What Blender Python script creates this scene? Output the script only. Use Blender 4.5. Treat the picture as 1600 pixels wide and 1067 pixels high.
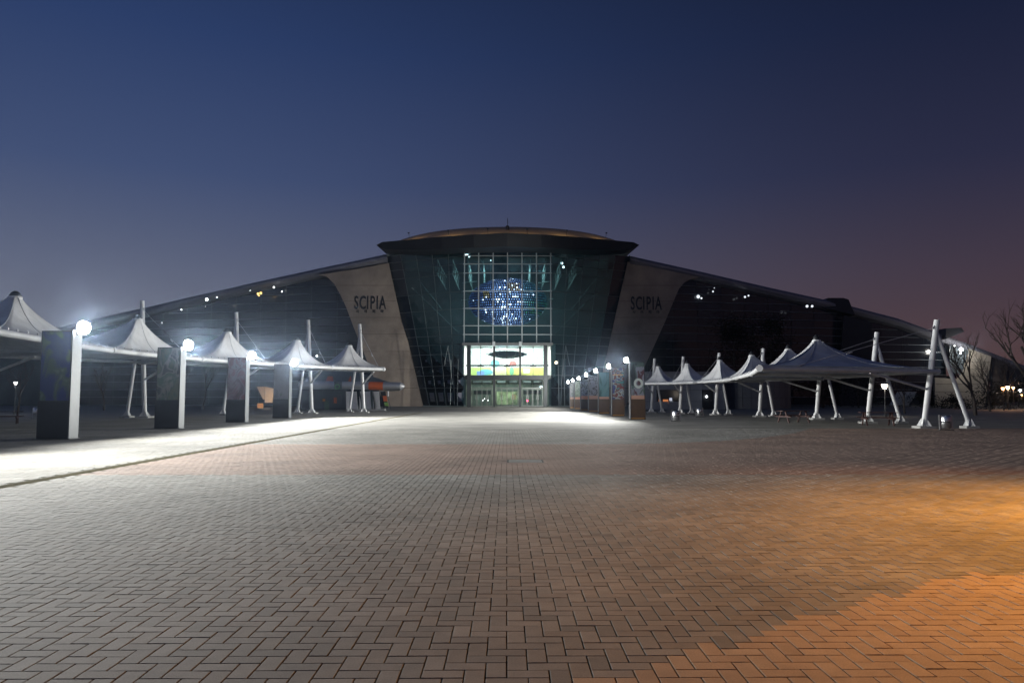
import bpy, bmesh, math, random
from mathutils import Vector, Matrix
R = math.radians
rng = random.Random(7)
for o in list(bpy.data.objects): bpy.data.objects.remove(o)
SC = bpy.context.scene
COL = SC.collection

# ------------------------------------------------------------------ camera
FPX, PITCH, YAW, EYE = 1180.0, math.atan(87.5/1180), math.atan(8/1180), 1.55
cam = bpy.data.cameras.new('camera'); cam.sensor_width = 36; cam.lens = 36*FPX/1600
cam.clip_start = 0.1; cam.clip_end = 6000
camo = bpy.data.objects.new('camera', cam); COL.objects.link(camo)
camo.location = (0, 0, EYE); camo.rotation_euler = (R(90)+PITCH, 0, -YAW)
SC.camera = camo
_cm = Matrix.Rotation(-YAW, 3, 'Z') @ Matrix.Rotation(R(90)+PITCH, 3, 'X')
def at(px, py, Y):
    """the point of the place that stands at depth Y and shows at photograph pixel px, py"""
    d = _cm @ Vector(((px-800)/FPX, -(py-533.5)/FPX, -1)); k = Y/d.y
    return Vector((d.x*k, Y, EYE+d.z*k))
def onz(px, py, z=0.0):
    d = _cm @ Vector(((px-800)/FPX, -(py-533.5)/FPX, -1)); k = (z-EYE)/d.z
    return Vector((d.x*k, d.y*k, z))

# ------------------------------------------------------------------ sky
W = bpy.data.worlds.new('World'); SC.world = W; W.use_nodes = True
nt = W.node_tree; N = nt.nodes; L = nt.links
for n in list(N): N.remove(n)
out = N.new('ShaderNodeOutputWorld'); bg = N.new('ShaderNodeBackground')
tc = N.new('ShaderNodeTexCoord'); sep = N.new('ShaderNodeSeparateXYZ')
L.new(tc.outputs['Generated'], sep.inputs[0])
sky = N.new('ShaderNodeTexSky'); sky.sky_type = 'NISHITA'; sky.sun_disc = False
sky.sun_elevation = R(-3.5); sky.sun_rotation = R(-80); sky.dust_density = 2.0
skm = N.new('ShaderNodeMix'); skm.data_type = 'RGBA'; skm.blend_type = 'MULTIPLY'; skm.inputs['Factor'].default_value = 1
L.new(sky.outputs[0], skm.inputs['A']); skm.inputs['B'].default_value = (0.03, 0.03, 0.03, 1)
ramp = N.new('ShaderNodeValToRGB'); L.new(sep.outputs['Z'], ramp.inputs[0])
cr = ramp.color_ramp
stops = [(0.0, (.115, .104, .122)), (.06, (.108, .106, .140)), (.15, (.080, .088, .146)), (.27, (.038, .055, .132)),
         (.42, (.018, .034, .105)), (.55, (.010, .020, .066)), (1.0, (.006, .011, .036))]
while len(cr.elements) < len(stops): cr.elements.new(.5)
for e, (p, c) in zip(cr.elements, stops): e.position = p; e.color = (*c, 1)
# city light over the eastern horizon (to the right): a warm, slowly fading band
ramp2 = N.new('ShaderNodeValToRGB'); L.new(sep.outputs['Z'], ramp2.inputs[0])
c2 = ramp2.color_ramp
st2 = [(0.0, (.80, .46, .36)), (.10, (.74, .46, .40)), (.25, (.60, .44, .42)), (.45, (.52, .40, .36)), (1, (.5, .42, .4))]
while len(c2.elements) < len(st2): c2.elements.new(.5)
for e, (p, c) in zip(c2.elements, st2): e.position = p; e.color = (*c, 1)
mr = N.new('ShaderNodeMapRange'); mr.interpolation_type = 'SMOOTHSTEP'
mr.inputs['From Min'].default_value = -.50; mr.inputs['From Max'].default_value = .60
L.new(sep.outputs['X'], mr.inputs['Value'])
tint = N.new('ShaderNodeMix'); tint.data_type = 'RGBA'; tint.blend_type = 'MIX'
L.new(mr.outputs[0], tint.inputs['Factor']); tint.inputs['A'].default_value = (1.32, 1.38, 1.28, 1); L.new(ramp2.outputs[0], tint.inputs['B'])
mul = N.new('ShaderNodeMix'); mul.data_type = 'RGBA'; mul.blend_type = 'MULTIPLY'; mul.inputs['Factor'].default_value = 1
L.new(ramp.outputs[0], mul.inputs['A']); L.new(tint.outputs['Result'], mul.inputs['B'])
add = N.new('ShaderNodeMix'); add.data_type = 'RGBA'; add.blend_type = 'ADD'; add.inputs['Factor'].default_value = 1
L.new(mul.outputs['Result'], add.inputs['A']); L.new(skm.outputs['Result'], add.inputs['B'])
L.new(add.outputs['Result'], bg.inputs['Color']); bg.inputs['Strength'].default_value = 1.0
L.new(bg.outputs[0], out.inputs['Surface'])

SC.view_settings.view_transform = 'Standard'; SC.view_settings.look = 'None'
SC.view_settings.exposure = 0.0; SC.view_settings.gamma = 1.0; SC.view_settings.use_curve_mapping = False
SC.render.engine = 'CYCLES'
SC.cycles.use_denoising = True
SC.cycles.max_bounces = 4; SC.cycles.diffuse_bounces = 2; SC.cycles.glossy_bounces = 2; SC.cycles.transparent_max_bounces = 10
SC.cycles.use_adaptive_sampling = True; SC.cycles.adaptive_threshold = .02
SC.cycles.sample_clamp_indirect = 4.0; SC.cycles.volume_bounces = 0
SC.cycles.caustics_reflective = False; SC.cycles.caustics_refractive = False

# ------------------------------------------------------------------ materials
MATS = {}
def mat(name, col, rough=.6, metal=0.0, spec=.5, noise=0.0, nscale=3.0, bump=0.0, bscale=40.0, emit=None, estr=0.0, spread=None):
    if name in MATS: return MATS[name]
    m = bpy.data.materials.new(name); m.use_nodes = True; t = m.node_tree; b = t.nodes['Principled BSDF']
    b.inputs['Base Color'].default_value = (*col, 1); b.inputs['Roughness'].default_value = rough
    b.inputs['Metallic'].default_value = metal; b.inputs['Specular IOR Level'].default_value = spec
    if noise or bump:
        g = t.nodes.new('ShaderNodeNewGeometry')
    if noise:
        n = t.nodes.new('ShaderNodeTexNoise'); n.inputs['Scale'].default_value = nscale; n.inputs['Detail'].default_value = 6
        n.inputs['Roughness'].default_value = .65
        t.links.new(g.outputs['Position'], n.inputs['Vector'])
        r = t.nodes.new('ShaderNodeMapRange'); r.inputs['From Min'].default_value = .3; r.inputs['From Max'].default_value = .7
        r.inputs['To Min'].default_value = 1-noise; r.inputs['To Max'].default_value = 1+noise
        t.links.new(n.outputs['Fac'], r.inputs['Value'])
        x = t.nodes.new('ShaderNodeMix'); x.data_type = 'RGBA'; x.blend_type = 'MULTIPLY'; x.inputs['Factor'].default_value = 1
        x.inputs['A'].default_value = (*col, 1); t.links.new(r.outputs[0], x.inputs['B'])
        t.links.new(x.outputs['Result'], b.inputs['Base Color'])
    if bump:
        n2 = t.nodes.new('ShaderNodeTexNoise'); n2.inputs['Scale'].default_value = bscale; n2.inputs['Detail'].default_value = 4
        t.links.new(g.outputs['Position'], n2.inputs['Vector'])
        bp = t.nodes.new('ShaderNodeBump'); bp.inputs['Strength'].default_value = bump; bp.inputs['Distance'].default_value = .01
        t.links.new(n2.outputs['Fac'], bp.inputs['Height']); t.links.new(bp.outputs[0], b.inputs['Normal'])
    if emit:
        b.inputs['Emission Color'].default_value = (*emit, 1); b.inputs['Emission Strength'].default_value = estr
    MATS[name] = m
    return m

def paver_mat(name, cols, rough=.78):
    m = bpy.data.materials.new(name); m.use_nodes = True; t = m.node_tree; b = t.nodes['Principled BSDF']
    a = t.nodes.new('ShaderNodeAttribute'); a.attribute_name = 'tone'
    oi = t.nodes.new('ShaderNodeObjectInfo')
    s = t.nodes.new('ShaderNodeMath'); s.operation = 'ADD'; t.links.new(a.outputs['Fac'], s.inputs[0]); t.links.new(oi.outputs['Random'], s.inputs[1])
    f = t.nodes.new('ShaderNodeMath'); f.operation = 'FRACT'; t.links.new(s.outputs[0], f.inputs[0])
    r = t.nodes.new('ShaderNodeValToRGB'); t.links.new(f.outputs[0], r.inputs[0])
    while len(r.color_ramp.elements) < len(cols): r.color_ramp.elements.new(.5)
    for i, (e, c) in enumerate(zip(r.color_ramp.elements, cols)): e.position = i/(len(cols)-1); e.color = (*c, 1)
    g = t.nodes.new('ShaderNodeNewGeometry')
    prev = r.outputs[0]
    for sc, lo, hi in ((.45, .74, 1.2), (7, .90, 1.08), (90, .86, 1.12)):
        n = t.nodes.new('ShaderNodeTexNoise'); n.inputs['Scale'].default_value = sc; n.inputs['Detail'].default_value = 5
        t.links.new(g.outputs['Position'], n.inputs['Vector'])
        q = t.nodes.new('ShaderNodeMapRange'); q.inputs['From Min'].default_value = .3; q.inputs['From Max'].default_value = .7
        q.inputs['To Min'].default_value = lo; q.inputs['To Max'].default_value = hi
        t.links.new(n.outputs['Fac'], q.inputs['Value'])
        x = t.nodes.new('ShaderNodeMix'); x.data_type = 'RGBA'; x.blend_type = 'MULTIPLY'; x.inputs['Factor'].default_value = 1
        t.links.new(prev, x.inputs['A']); t.links.new(q.outputs[0], x.inputs['B']); prev = x.outputs['Result']
    t.links.new(prev, b.inputs['Base Color'])
    b.inputs['Roughness'].default_value = rough; b.inputs['Specular IOR Level'].default_value = .28
    bp = t.nodes.new('ShaderNodeBump'); bp.inputs['Strength'].default_value = .35; bp.inputs['Distance'].default_value = .004
    t.links.new(n.outputs['Fac'], bp.inputs['Height']); t.links.new(bp.outputs[0], b.inputs['Normal'])
    MATS[name] = m
    return m

def glass_mat(name, tintc, refl=.06, alpha=.0):
    """thin sheet glass: see-through tint under a Fresnel reflection"""
    m = bpy.data.materials.new(name); m.use_nodes = True; t = m.node_tree
    for n in list(t.nodes): t.nodes.remove(n)
    o = t.nodes.new('ShaderNodeOutputMaterial'); tr = t.nodes.new('ShaderNodeBsdfTransparent'); gl = t.nodes.new('ShaderNodeBsdfGlossy')
    tr.inputs[0].default_value = (*tintc, 1); gl.inputs['Roughness'].default_value = .03; gl.inputs[0].default_value = (.8, .85, .9, 1)
    fr = t.nodes.new('ShaderNodeFresnel'); fr.inputs[0].default_value = 1.5
    mx = t.nodes.new('ShaderNodeMixShader'); t.links.new(fr.outputs[0], mx.inputs[0]); t.links.new(tr.outputs[0], mx.inputs[1]); t.links.new(gl.outputs[0], mx.inputs[2])
    t.links.new(mx.outputs[0], o.inputs[0]); MATS[name] = m
    return m

def art_mat(name, cols, scale, seed, base=None, stretch=1.0):
    """a glossy printed poster face: blocky blobs of the print's colours, paler strip along its foot"""
    m = bpy.data.materials.new(name); m.use_nodes = True; t = m.node_tree; b = t.nodes['Principled BSDF']
    tcn = t.nodes.new('ShaderNodeTexCoord'); mp = t.nodes.new('ShaderNodeMapping')
    mp.inputs['Location'].default_value = (seed*3.1, seed*1.7, seed*.9); mp.inputs['Scale'].default_value = (scale, scale, scale*stretch)
    t.links.new(tcn.outputs['Object'], mp.inputs[0])
    n = t.nodes.new('ShaderNodeTexNoise'); n.inputs['Scale'].default_value = 1; n.inputs['Detail'].default_value = 3; n.inputs['Distortion'].default_value = 1.2
    t.links.new(mp.outputs[0], n.inputs['Vector'])
    r = t.nodes.new('ShaderNodeValToRGB'); r.color_ramp.interpolation = 'CONSTANT' if seed % 2 else 'EASE'
    t.links.new(n.outputs['Fac'], r.inputs[0])
    while len(r.color_ramp.elements) < len(cols): r.color_ramp.elements.new(.5)
    for i, (e, c) in enumerate(zip(r.color_ramp.elements, cols)): e.position = .32+.36*i/(len(cols)-1) if i else 0; e.color = (*c, 1)
    prev = r.outputs[0]
    if base:
        sp = t.nodes.new('ShaderNodeSeparateXYZ'); t.links.new(tcn.outputs['Object'], sp.inputs[0])
        lt = t.nodes.new('ShaderNodeMath'); lt.operation = 'LESS_THAN'; lt.inputs[1].default_value = base[1]
        t.links.new(sp.outputs['Z'], lt.inputs[0])
        x = t.nodes.new('ShaderNodeMix'); x.data_type = 'RGBA'; t.links.new(lt.outputs[0], x.inputs['Factor'])
        t.links.new(prev, x.inputs['A']); x.inputs['B'].default_value = (*base[0], 1); prev = x.outputs['Result']
    t.links.new(prev, b.inputs['Base Color']); b.inputs['Roughness'].default_value = .3
    b.inputs['Specular IOR Level'].default_value = .5
    MATS[name] = m
    return m

white_paint = mat('white_painted_steel', (.70, .71, .72), .38, noise=.10, nscale=1.3)
membrane_m = mat('membrane_fabric', (.74, .745, .75), .55, noise=.22, nscale=.7)
dark_metal = mat('dark_metal', (.03, .032, .036), .45, .3)
black_board = mat('black_board', (.022, .022, .025), .35, noise=.25, nscale=2)
side_alu = mat('brushed_aluminium', (.155, .165, .175), .42, .35, noise=.08, nscale=4)
cable_m = mat('steel_cable', (.55, .55, .57), .45, .1)
concrete = mat('pale_concrete', (.36, .36, .35), .8, noise=.2, nscale=2, bump=.4)
stone = mat('beige_stone_cladding', (.34, .28, .225), .75, noise=.42, nscale=.16)
roof_metal = mat('roof_fascia_metal', (.25, .25, .285), .42, .25, noise=.16, nscale=.35)
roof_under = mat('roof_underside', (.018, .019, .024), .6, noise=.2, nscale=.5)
roof_gold = mat('bronze_roof_sheet', (.55, .40, .22), .6, .3, noise=.18, nscale=.25)
wing_glass = mat('dark_facade_glass', (.012, .020, .030), .10, spec=.6)
fin_m = mat('facade_fin_aluminium', (.16, .19, .22), .45, .4)
mullion_m = mat('mullion_aluminium', (.50, .54, .55), .4, .2)
mullion_dark = mat('mullion_dark', (.15, .18, .185), .45, .3)
hall_glass = glass_mat('hall_glass', (.50, .62, .64))
clear_glass = glass_mat('door_glass', (.80, .88, .88))
letter_m = mat('letter_black', (.012, .012, .014), .5)
lens_m = mat('lamp_lens', (.9, .9, .9), .3, emit=(.93, .97, 1.0), estr=90)
interior_dark = mat('hall_interior', (.055, .075, .080), .7, noise=.4, nscale=.25)
lobby_white = mat('lobby_wall_white', (.80, .82, .80), .7)

# ------------------------------------------------------------------ mesh helpers
class MB:
    def __init__(s): s.v = []; s.f = []; s.sm = []; s.mi = []
    def add(s, vs, fs, smooth=False, mi=0):
        b = len(s.v); s.v += [tuple(v) for v in vs]
        for f in fs: s.f.append([b+i for i in f]); s.sm.append(smooth); s.mi.append(mi)
        return s
    def box(s, lo, hi, mi=0):
        x0, y0, z0 = lo; x1, y1, z1 = hi
        return s.add([(x0,y0,z0),(x1,y0,z0),(x1,y1,z0),(x0,y1,z0),(x0,y0,z1),(x1,y0,z1),(x1,y1,z1),(x0,y1,z1)],
              [(0,3,2,1),(4,5,6,7),(0,1,5,4),(1,2,6,5),(2,3,7,6),(3,0,4,7)], mi=mi)
    def prism(s, front, off):
        """a polygon (list of points, counter-clockwise seen from outside) pushed along off"""
        n = len(front); off = Vector(off); fr = [Vector(p) for p in front]; bk = [p+off for p in fr]
        fs = [list(range(n)), list(range(2*n-1, n-1, -1))]
        for i in range(n): j = (i+1) % n; fs.append([j, i, n+i, n+j])
        return s.add(fr+bk, fs)
    def tube(s, pts, r, n=10, caps=True, r2=None):
        P = [Vector(p) for p in pts]; rings = []; m = len(P)
        up = Vector((0, 0, 1)); prev = None
        for i, p in enumerate(P):
            t = (P[min(i+1, m-1)]-P[max(i-1, 0)]).normalized()
            a = t.cross(up) if abs(t.dot(up)) < .97 else t.cross(Vector((1, 0, 0)))
            if prev is not None:
                a2 = prev-t*prev.dot(t)
                if a2.length > 1e-4: a = a2
            a.normalize(); prev = a; b = t.cross(a)
            rr = r if r2 is None else r+(r2-r)*i/(m-1)
            rings.append([p+(a*math.cos(2*math.pi*k/n)+b*math.sin(2*math.pi*k/n))*rr for k in range(n)])
        vs = [v for q in rings for v in q]; fs = []
        for i in range(m-1):
            for k in range(n):
                k2 = (k+1) % n; fs.append((i*n+k, i*n+k2, (i+1)*n+k2, (i+1)*n+k))
        s.add(vs, fs, True)
        if caps:
            s.add(rings[0], [list(range(n-1, -1, -1))]); s.add(rings[-1], [list(range(n))])
        return s
    def lathe(s, prof, c=(0, 0, 0), n=24, axis='z'):
        c = Vector(c); vs = []; fs = []
        for r, h in prof:
            for k in range(n):
                a = 2*math.pi*k/n; x, y = r*math.cos(a), r*math.sin(a)
                vs.append(c+(Vector((x, y, h)) if axis == 'z' else Vector((h, x, y))))
        for i in range(len(prof)-1):
            for k in range(n):
                k2 = (k+1) % n; fs.append((i*n+k, i*n+k2, (i+1)*n+k2, (i+1)*n+k))
        return s.add(vs, fs, True)
    def build(s, name, m, parent=None, loc=None):
        me = bpy.data.meshes.new(name); me.from_pydata(s.v, [], s.f)
        for mm in (m if isinstance(m, (list, tuple)) else [m]): me.materials.append(mm)
        me.polygons.foreach_set('use_smooth', s.sm); me.polygons.foreach_set('material_index', s.mi); me.update()
        o = bpy.data.objects.new(name, me); COL.objects.link(o)
        if parent: o.parent = parent
        if loc is not None: o.location = loc
        return o
def bevel(o, w, seg=2):
    b = o.modifiers.new('bevel', 'BEVEL'); b.width = w; b.segments = seg; b.limit_method = 'ANGLE'
    return o
def empty(name, loc=(0, 0, 0), rz=0):
    o = bpy.data.objects.new(name, None); COL.objects.link(o); o.location = loc; o.rotation_euler.z = rz; o.empty_display_size = .2
    return o
def tag(o, label=None, cat=None, group=None, kind=None):
    if label: o['label'] = label
    if cat: o['category'] = cat
    if group: o['group'] = group
    if kind: o['kind'] = kind
    return o
def copy_tree(o, parent=None):
    c = o.copy(); COL.objects.link(c); c.parent = parent
    for ch in list(o.children):
        copy_tree(ch, c)
    return c

# ------------------------------------------------------------------ ground
A, B_, C_, D_ = (-4.6, 3.0), (4.6, 3.0), (31, 38), (-31, 38)
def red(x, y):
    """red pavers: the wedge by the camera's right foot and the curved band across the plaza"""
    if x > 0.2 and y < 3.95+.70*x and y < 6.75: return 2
    up = 25.4 + (.085*(x-3)**2 if x > 3 else 0)
    return 1 if 15.4 < y < up and x > DRX else 0
grey_p = paver_mat('grey_paver', [(.180, .178, .162), (.245, .240, .218), (.210, .200, .178), (.275, .270, .246), (.230, .216, .188), (.258, .253, .230)])
red_p = paver_mat('red_paver', [(.235, .165, .130), (.270, .190, .150), (.248, .178, .142), (.288, .205, .162)])
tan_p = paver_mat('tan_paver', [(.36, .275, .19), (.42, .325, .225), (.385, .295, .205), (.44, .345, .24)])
bed = MB().add([(*A, -.03), (*B_, -.03), (*C_, -.03), (*D_, -.03)], [(0, 1, 2, 3)]).build('pavement', mat('joint_sand', (.014, .013, .012), 1.0, spec=.05, noise=.3, nscale=60))
tag(bed, kind='structure')
g = MB(); X = 2500
g.add([(*A, -.001), (*B_, -.001), (*C_, -.001), (*D_, -.001), (-X, -60, -.001), (X, -60, -.001), (X, 3000, -.001), (-X, 3000, -.001)],
      [(4, 5, 1, 0), (5, 6, 2, 1), (6, 7, 3, 2), (7, 4, 0, 3)])
far_p = paver_mat('distant_pavers', [(.205, .202, .185), (.222, .216, .198), (.212, .206, .188)])
tag(g.build('ground', far_p), kind='structure')

U = .12; DRX = -8.8
def paver_mesh(lx, ly, z0=-.03, j=.0045, c=.0016):
    x0, x1, y0, y1 = -lx/2+j, lx/2-j, -ly/2+j, ly/2-j
    v = [(x0, y0, z0), (x1, y0, z0), (x1, y1, z0), (x0, y1, z0), (x0, y0, -c), (x1, y0, -c), (x1, y1, -c), (x0, y1, -c),
         (x0+c, y0+c, 0), (x1-c, y0+c, 0), (x1-c, y1-c, 0), (x0+c, y1-c, 0)]
    f = [(0, 1, 5, 4), (1, 2, 6, 5), (2, 3, 7, 6), (3, 0, 4, 7), (4, 5, 9, 8), (5, 6, 10, 9), (6, 7, 11, 10), (7, 4, 8, 11), (8, 9, 10, 11)]
    return v, f
VH, FH = paver_mesh(2*U, U); VV, FV = paver_mesh(U, 2*U)
bricks = []
nj0, nj1 = int(3.05/U), int(38.1/U)
for jj in range(nj0, nj1):
    half = .755*(jj*U)+2.45
    for ii in range(int(-half/U), int(half/U)):
        k = (ii-jj) % 4
        if k == 0: bricks.append(((ii+1)*U, (jj+.5)*U, True))
        elif k == 3: bricks.append(((ii+.5)*U, (jj+1)*U, False))
def inframe(x, y): return y > 4.25 and abs(x) < .66*y
order = sorted(range(len(bricks)), key=lambda i: (0 if inframe(bricks[i][0], bricks[i][1]) else 1, bricks[i][1]))
near = set(order[:300])
pm = {}
for h in (True, False):
    for rd in (0, 1, 2):
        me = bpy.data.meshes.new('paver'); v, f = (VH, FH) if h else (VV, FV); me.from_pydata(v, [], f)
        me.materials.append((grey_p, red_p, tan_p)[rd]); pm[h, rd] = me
bv, bf, bm_, bt = [], [], [], []
DRX = -8.8
for i, (x, y, h) in enumerate(bricks):
    if abs(x-DRX) < .15+(.12 if h else .06): continue
    if abs(x-.45) < .45+(.12 if h else .06) and abs(y-18.7) < .45+(.06 if h else .12): continue
    dz = rng.gauss(0, .0008); tx, ty = rng.gauss(0, .0035), rng.gauss(0, .0035)
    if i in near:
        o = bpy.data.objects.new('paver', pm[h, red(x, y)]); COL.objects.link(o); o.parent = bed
        o.location = (x, y, dz); o.rotation_euler = (tx, ty, rng.gauss(0, .006))
    else:
        if y > 24: tx = ty = 0
        v, f = (VH, FH) if h else (VV, FV); b = len(bv)
        jx, jy = rng.gauss(0, .001), rng.gauss(0, .001)
        bv += [(x+jx+p[0], y+jy+p[1], p[2]+dz+tx*p[1]-ty*p[0]) for p in v]; bf += [[b+q for q in w] for w in f]
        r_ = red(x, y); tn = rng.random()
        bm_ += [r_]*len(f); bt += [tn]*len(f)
me = bpy.data.meshes.new('paver_field'); me.from_pydata(bv, [], bf); me.materials.append(grey_p); me.materials.append(red_p); me.materials.append(tan_p)
me.polygons.foreach_set('material_index', bm_)
at_ = me.attributes.new('tone', 'FLOAT', 'FACE'); at_.data.foreach_set('value', bt)
pf = bpy.data.objects.new('paver_field', me); COL.objects.link(pf); pf.parent = bed; pf['kind'] = 'stuff'
# drain channel: two kerb edges and a slotted grate strip in lengths of one metre
drain_edge = mat('drain_concrete', (.12, .112, .082), 1.0, spec=.02, noise=.3, nscale=6, bump=.4)
drain_iron = mat('drain_grate_iron', (.10, .09, .055), 1.0, 0, spec=.02, noise=.35, nscale=5)
dr = empty('drain_channel', (DRX, 0, 0)); tag(dr, kind='structure')
for sx in (-1, 1):
    MB().box((min(sx*.125, sx*.285), 8.5, -.05), (max(sx*.125, sx*.285), 38, -.0045)).build('drain_edge', drain_edge, dr)
gm = MB(); gm.box((-.122, .004, -.03), (-.10, .996, -.004)).box((.10, .004, -.03), (.122, .996, -.004))
for k in range(12): gm.box((-.0995, .02+k*.082, -.028), (.0995, .07+k*.082, -.005))
g0 = gm.build('drain_grate', drain_iron, dr, (0, 9, 0))
for k in range(1, 29):
    o = g0.copy(); COL.objects.link(o); o.location = (0, 9+k, 0)
MB().box((-.124, 8.5, -.06), (.124, 38, -.045)).build('drain_bed', mat('drain_dark', (.01, .01, .01), .9), dr)
MB().box((-.15, 38.0, -.01), (.15, 78, .0025)).build('drain_grate', drain_iron, dr)
# access cover
cv = MB(); cv.box((-.41, -.41, -.02), (.41, .41, -.001)); cvo = bevel(cv.build('access_cover', far_p, None, (.45, 18.7, 0)), .004)
tag(cvo, 'square flush access cover in the plaza paving, outlined by a thin dark frame', 'access cover')
cf = MB()
for a, b in (((-.45, -.45), (.45, -.425)), ((-.45, .425), (.45, .45)), ((-.45, -.4245), (-.425, .4245)), ((.425, -.4245), (.45, .4245))):
    cf.box((a[0], a[1], -.028), (b[0], b[1], -.004))
cs = MB()
for a, b in (((-.70, -.70), (.70, -.4505)), ((-.70, .4505), (.70, .70)), ((-.70, -.45), (-.4505, .45)), ((.4505, -.45), (.70, .45))):
    cs.box((a[0], a[1], -.028), (b[0], b[1], -.0045))
cs.build('cover_surround', red_p, cvo)
cf.build('cover_frame', mat('cover_frame', (.08, .075, .07), .7), cvo)
#@@PART2
# ------------------------------------------------------------------ the science hall
def lerp(a, b, t): return a+(b-a)*t
hall = empty('exhibition_hall', (0, 128, 0)); tag(hall, 'huge dark glass exhibition hall with two beige pylons lettered SCIPIA and sloping wings', 'building')
HI = Matrix.Translation((0, -128, 0))
def hb(mb, name, m, parent=None):
    o = mb.build(name, m, parent or hall)
    if parent is None: o.location = (0, -128, 0)
    return o

# --- wings: fascia along the falling roof edge, dark glass strips and fins below
def wing(side, tops):
    T = [at(px, py, Y) for px, py, Y in tops]
    # roof edge: a rounded fascia lofted along the edge with a slab behind
    prof = [(0.5, -1.75), (-.55, -1.45), (-.95, -.95), (-.95, -.55), (-.6, -.12), (0, 0), (14, .9), (14, -1.2)]
    vs, fs = [], []
    for p in T: vs += [(p.x, p.y+a, p.z+b) for a, b in prof]
    n = len(prof)
    for i in range(len(T)-1):
        for k in range(n):
            k2 = (k+1) % n; q = (i*n+k, i*n+k2, (i+1)*n+k2, (i+1)*n+k)
            fs.append(q if side < 0 else q[::-1])
    fs.append(list(range(n))); fs.append([(len(T)-1)*n+k for k in range(n)])
    hb(MB().add(vs, fs), 'wing_roof', roof_metal)
    # standing seams on the fascia
    def top_at(x):
        for i in range(len(T)-1):
            a, b = T[i], T[i+1]
            if min(a.x, b.x)-1e-6 <= x <= max(a.x, b.x)+1e-6:
                t = (x-a.x)/(b.x-a.x); return a.lerp(b, t)
        return T[-1].copy()
    return T, top_at
TR, topR = wing(1, [(984, 400, 132), (1094, 424.5, 134.5), (1200, 449, 137), (1300, 471, 139.5), (1400, 497, 142), (1480, 526, 144), (1545, 550, 145.7), (1640, 587, 148)])
TL, topL = wing(-1, [(606, 397, 132), (497, 420, 134.5), (400, 441, 137), (300, 464, 139.5), (200, 487, 142), (100, 510, 144.5), (-60, 548, 148)])
def facade(side, T, topf, x0, x1, ncol, zlist):
    """x0 nearest the middle; panes and fins in rows up to the roof edge"""
    for r in range(len(zlist)-1):
        za, zb = zlist[r], zlist[r+1]
        # the fin of this row runs as far as the roof is above it
        xe = None
        for k in range(ncol*4+1):
            x = lerp(x0, x1, k/(ncol*4)); p = topf(x)
            if p.z-1.75 > za+.05: xe = x
        if xe is None: continue
        pts = []
        for k in range(9):
            x = lerp(x0, xe, k/8); p = topf(x); pts.append((x, p.y+.62, za))
        f = MB()
        vs = []
        for (x, y, z) in pts: vs += [(x, y-.30, z-.05), (x, y-.30, z+.05), (x, y+.02, z+.05), (x, y+.02, z-.05)]
        fs = []
        for i in range(len(pts)-1):
            for q in range(4): q2 = (q+1) % 4; fs.append((i*4+q, (i+1)*4+q, (i+1)*4+q2, i*4+q2))
        f.add(vs, fs); hb(f, 'fin', fin_m)
        for c in range(ncol):
            xa, xb = lerp(x0, x1, (c+.012)/ncol), lerp(x0, x1, (c+.988)/ncol)
            pa, pb = topf(xa), topf(xb)
            ta, tb = min(zb, pa.z-1.72), min(zb, pb.z-1.72)
            if ta < za+.1 and tb < za+.1: continue
            ta, tb = max(ta, za+.08), max(tb, za+.08)
            jy = rng.uniform(-.03, .03)
            q = [(xa, pa.y+.66+jy, za+.06), (xb, pb.y+.66+jy, za+.06), (xb, pb.y+.66, tb-.02), (xa, pa.y+.66, ta-.02)]
            if side < 0: q = [q[1], q[0], q[3], q[2]]
            hb(MB().prism(q, (0, .06, 0)), 'pane', wing_glass)
zl = [0.2+1.42*i for i in range(17)]
facade(-1, TL, topL, -20.6, -84, 13, zl)
facade(1, TR, topR, 20.6, 84.5, 14, zl)
# back walls that close the wings and the hall
for T in (TL, TR):
    bw = MB()
    for i in range(len(T)-1):
        a, b = T[i], T[i+1]
        if T is TR and i >= 5: continue
        bw.add([(a.x, a.y+.9, -.05), (b.x, b.y+.9, -.05), (b.x, b.y+.9, b.z-1.3), (a.x, a.y+.9, a.z-1.3)], [(0, 1, 2, 3)])
    hb(bw, 'rear_wall', interior_dark)

# --- the stone pylons with their lettering
def pylon(pts, Yf):
    P = [at(px, py, Yf(px)) for px, py in pts]
    o = hb(MB().prism(P, (0, 1.1, 0)), 'pylon', stone)
    return o
yl = lambda px: 131.2+abs(px-793)*.0105-1.6
LP = [(640, 641), (637, 533), (626.6, 501.5), (616, 452.6), (607, 411), (560, 420), (497, 429.5), (505, 430.6), (512, 433.5), (522.5, 444), (531, 459), (541.6, 482), (552, 510), (560, 530), (604, 641)]
LP[0] = (662, 641)
pylon(LP[::-1], yl)
RP = [(930, 641), (947, 561), (965, 480), (981, 409), (1030, 420), (1096, 433), (1082, 435), (1070, 441), (1061, 451), (1055, 465), (1040, 501), (1010, 567), (976, 641)]
pylon(RP, yl)
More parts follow.
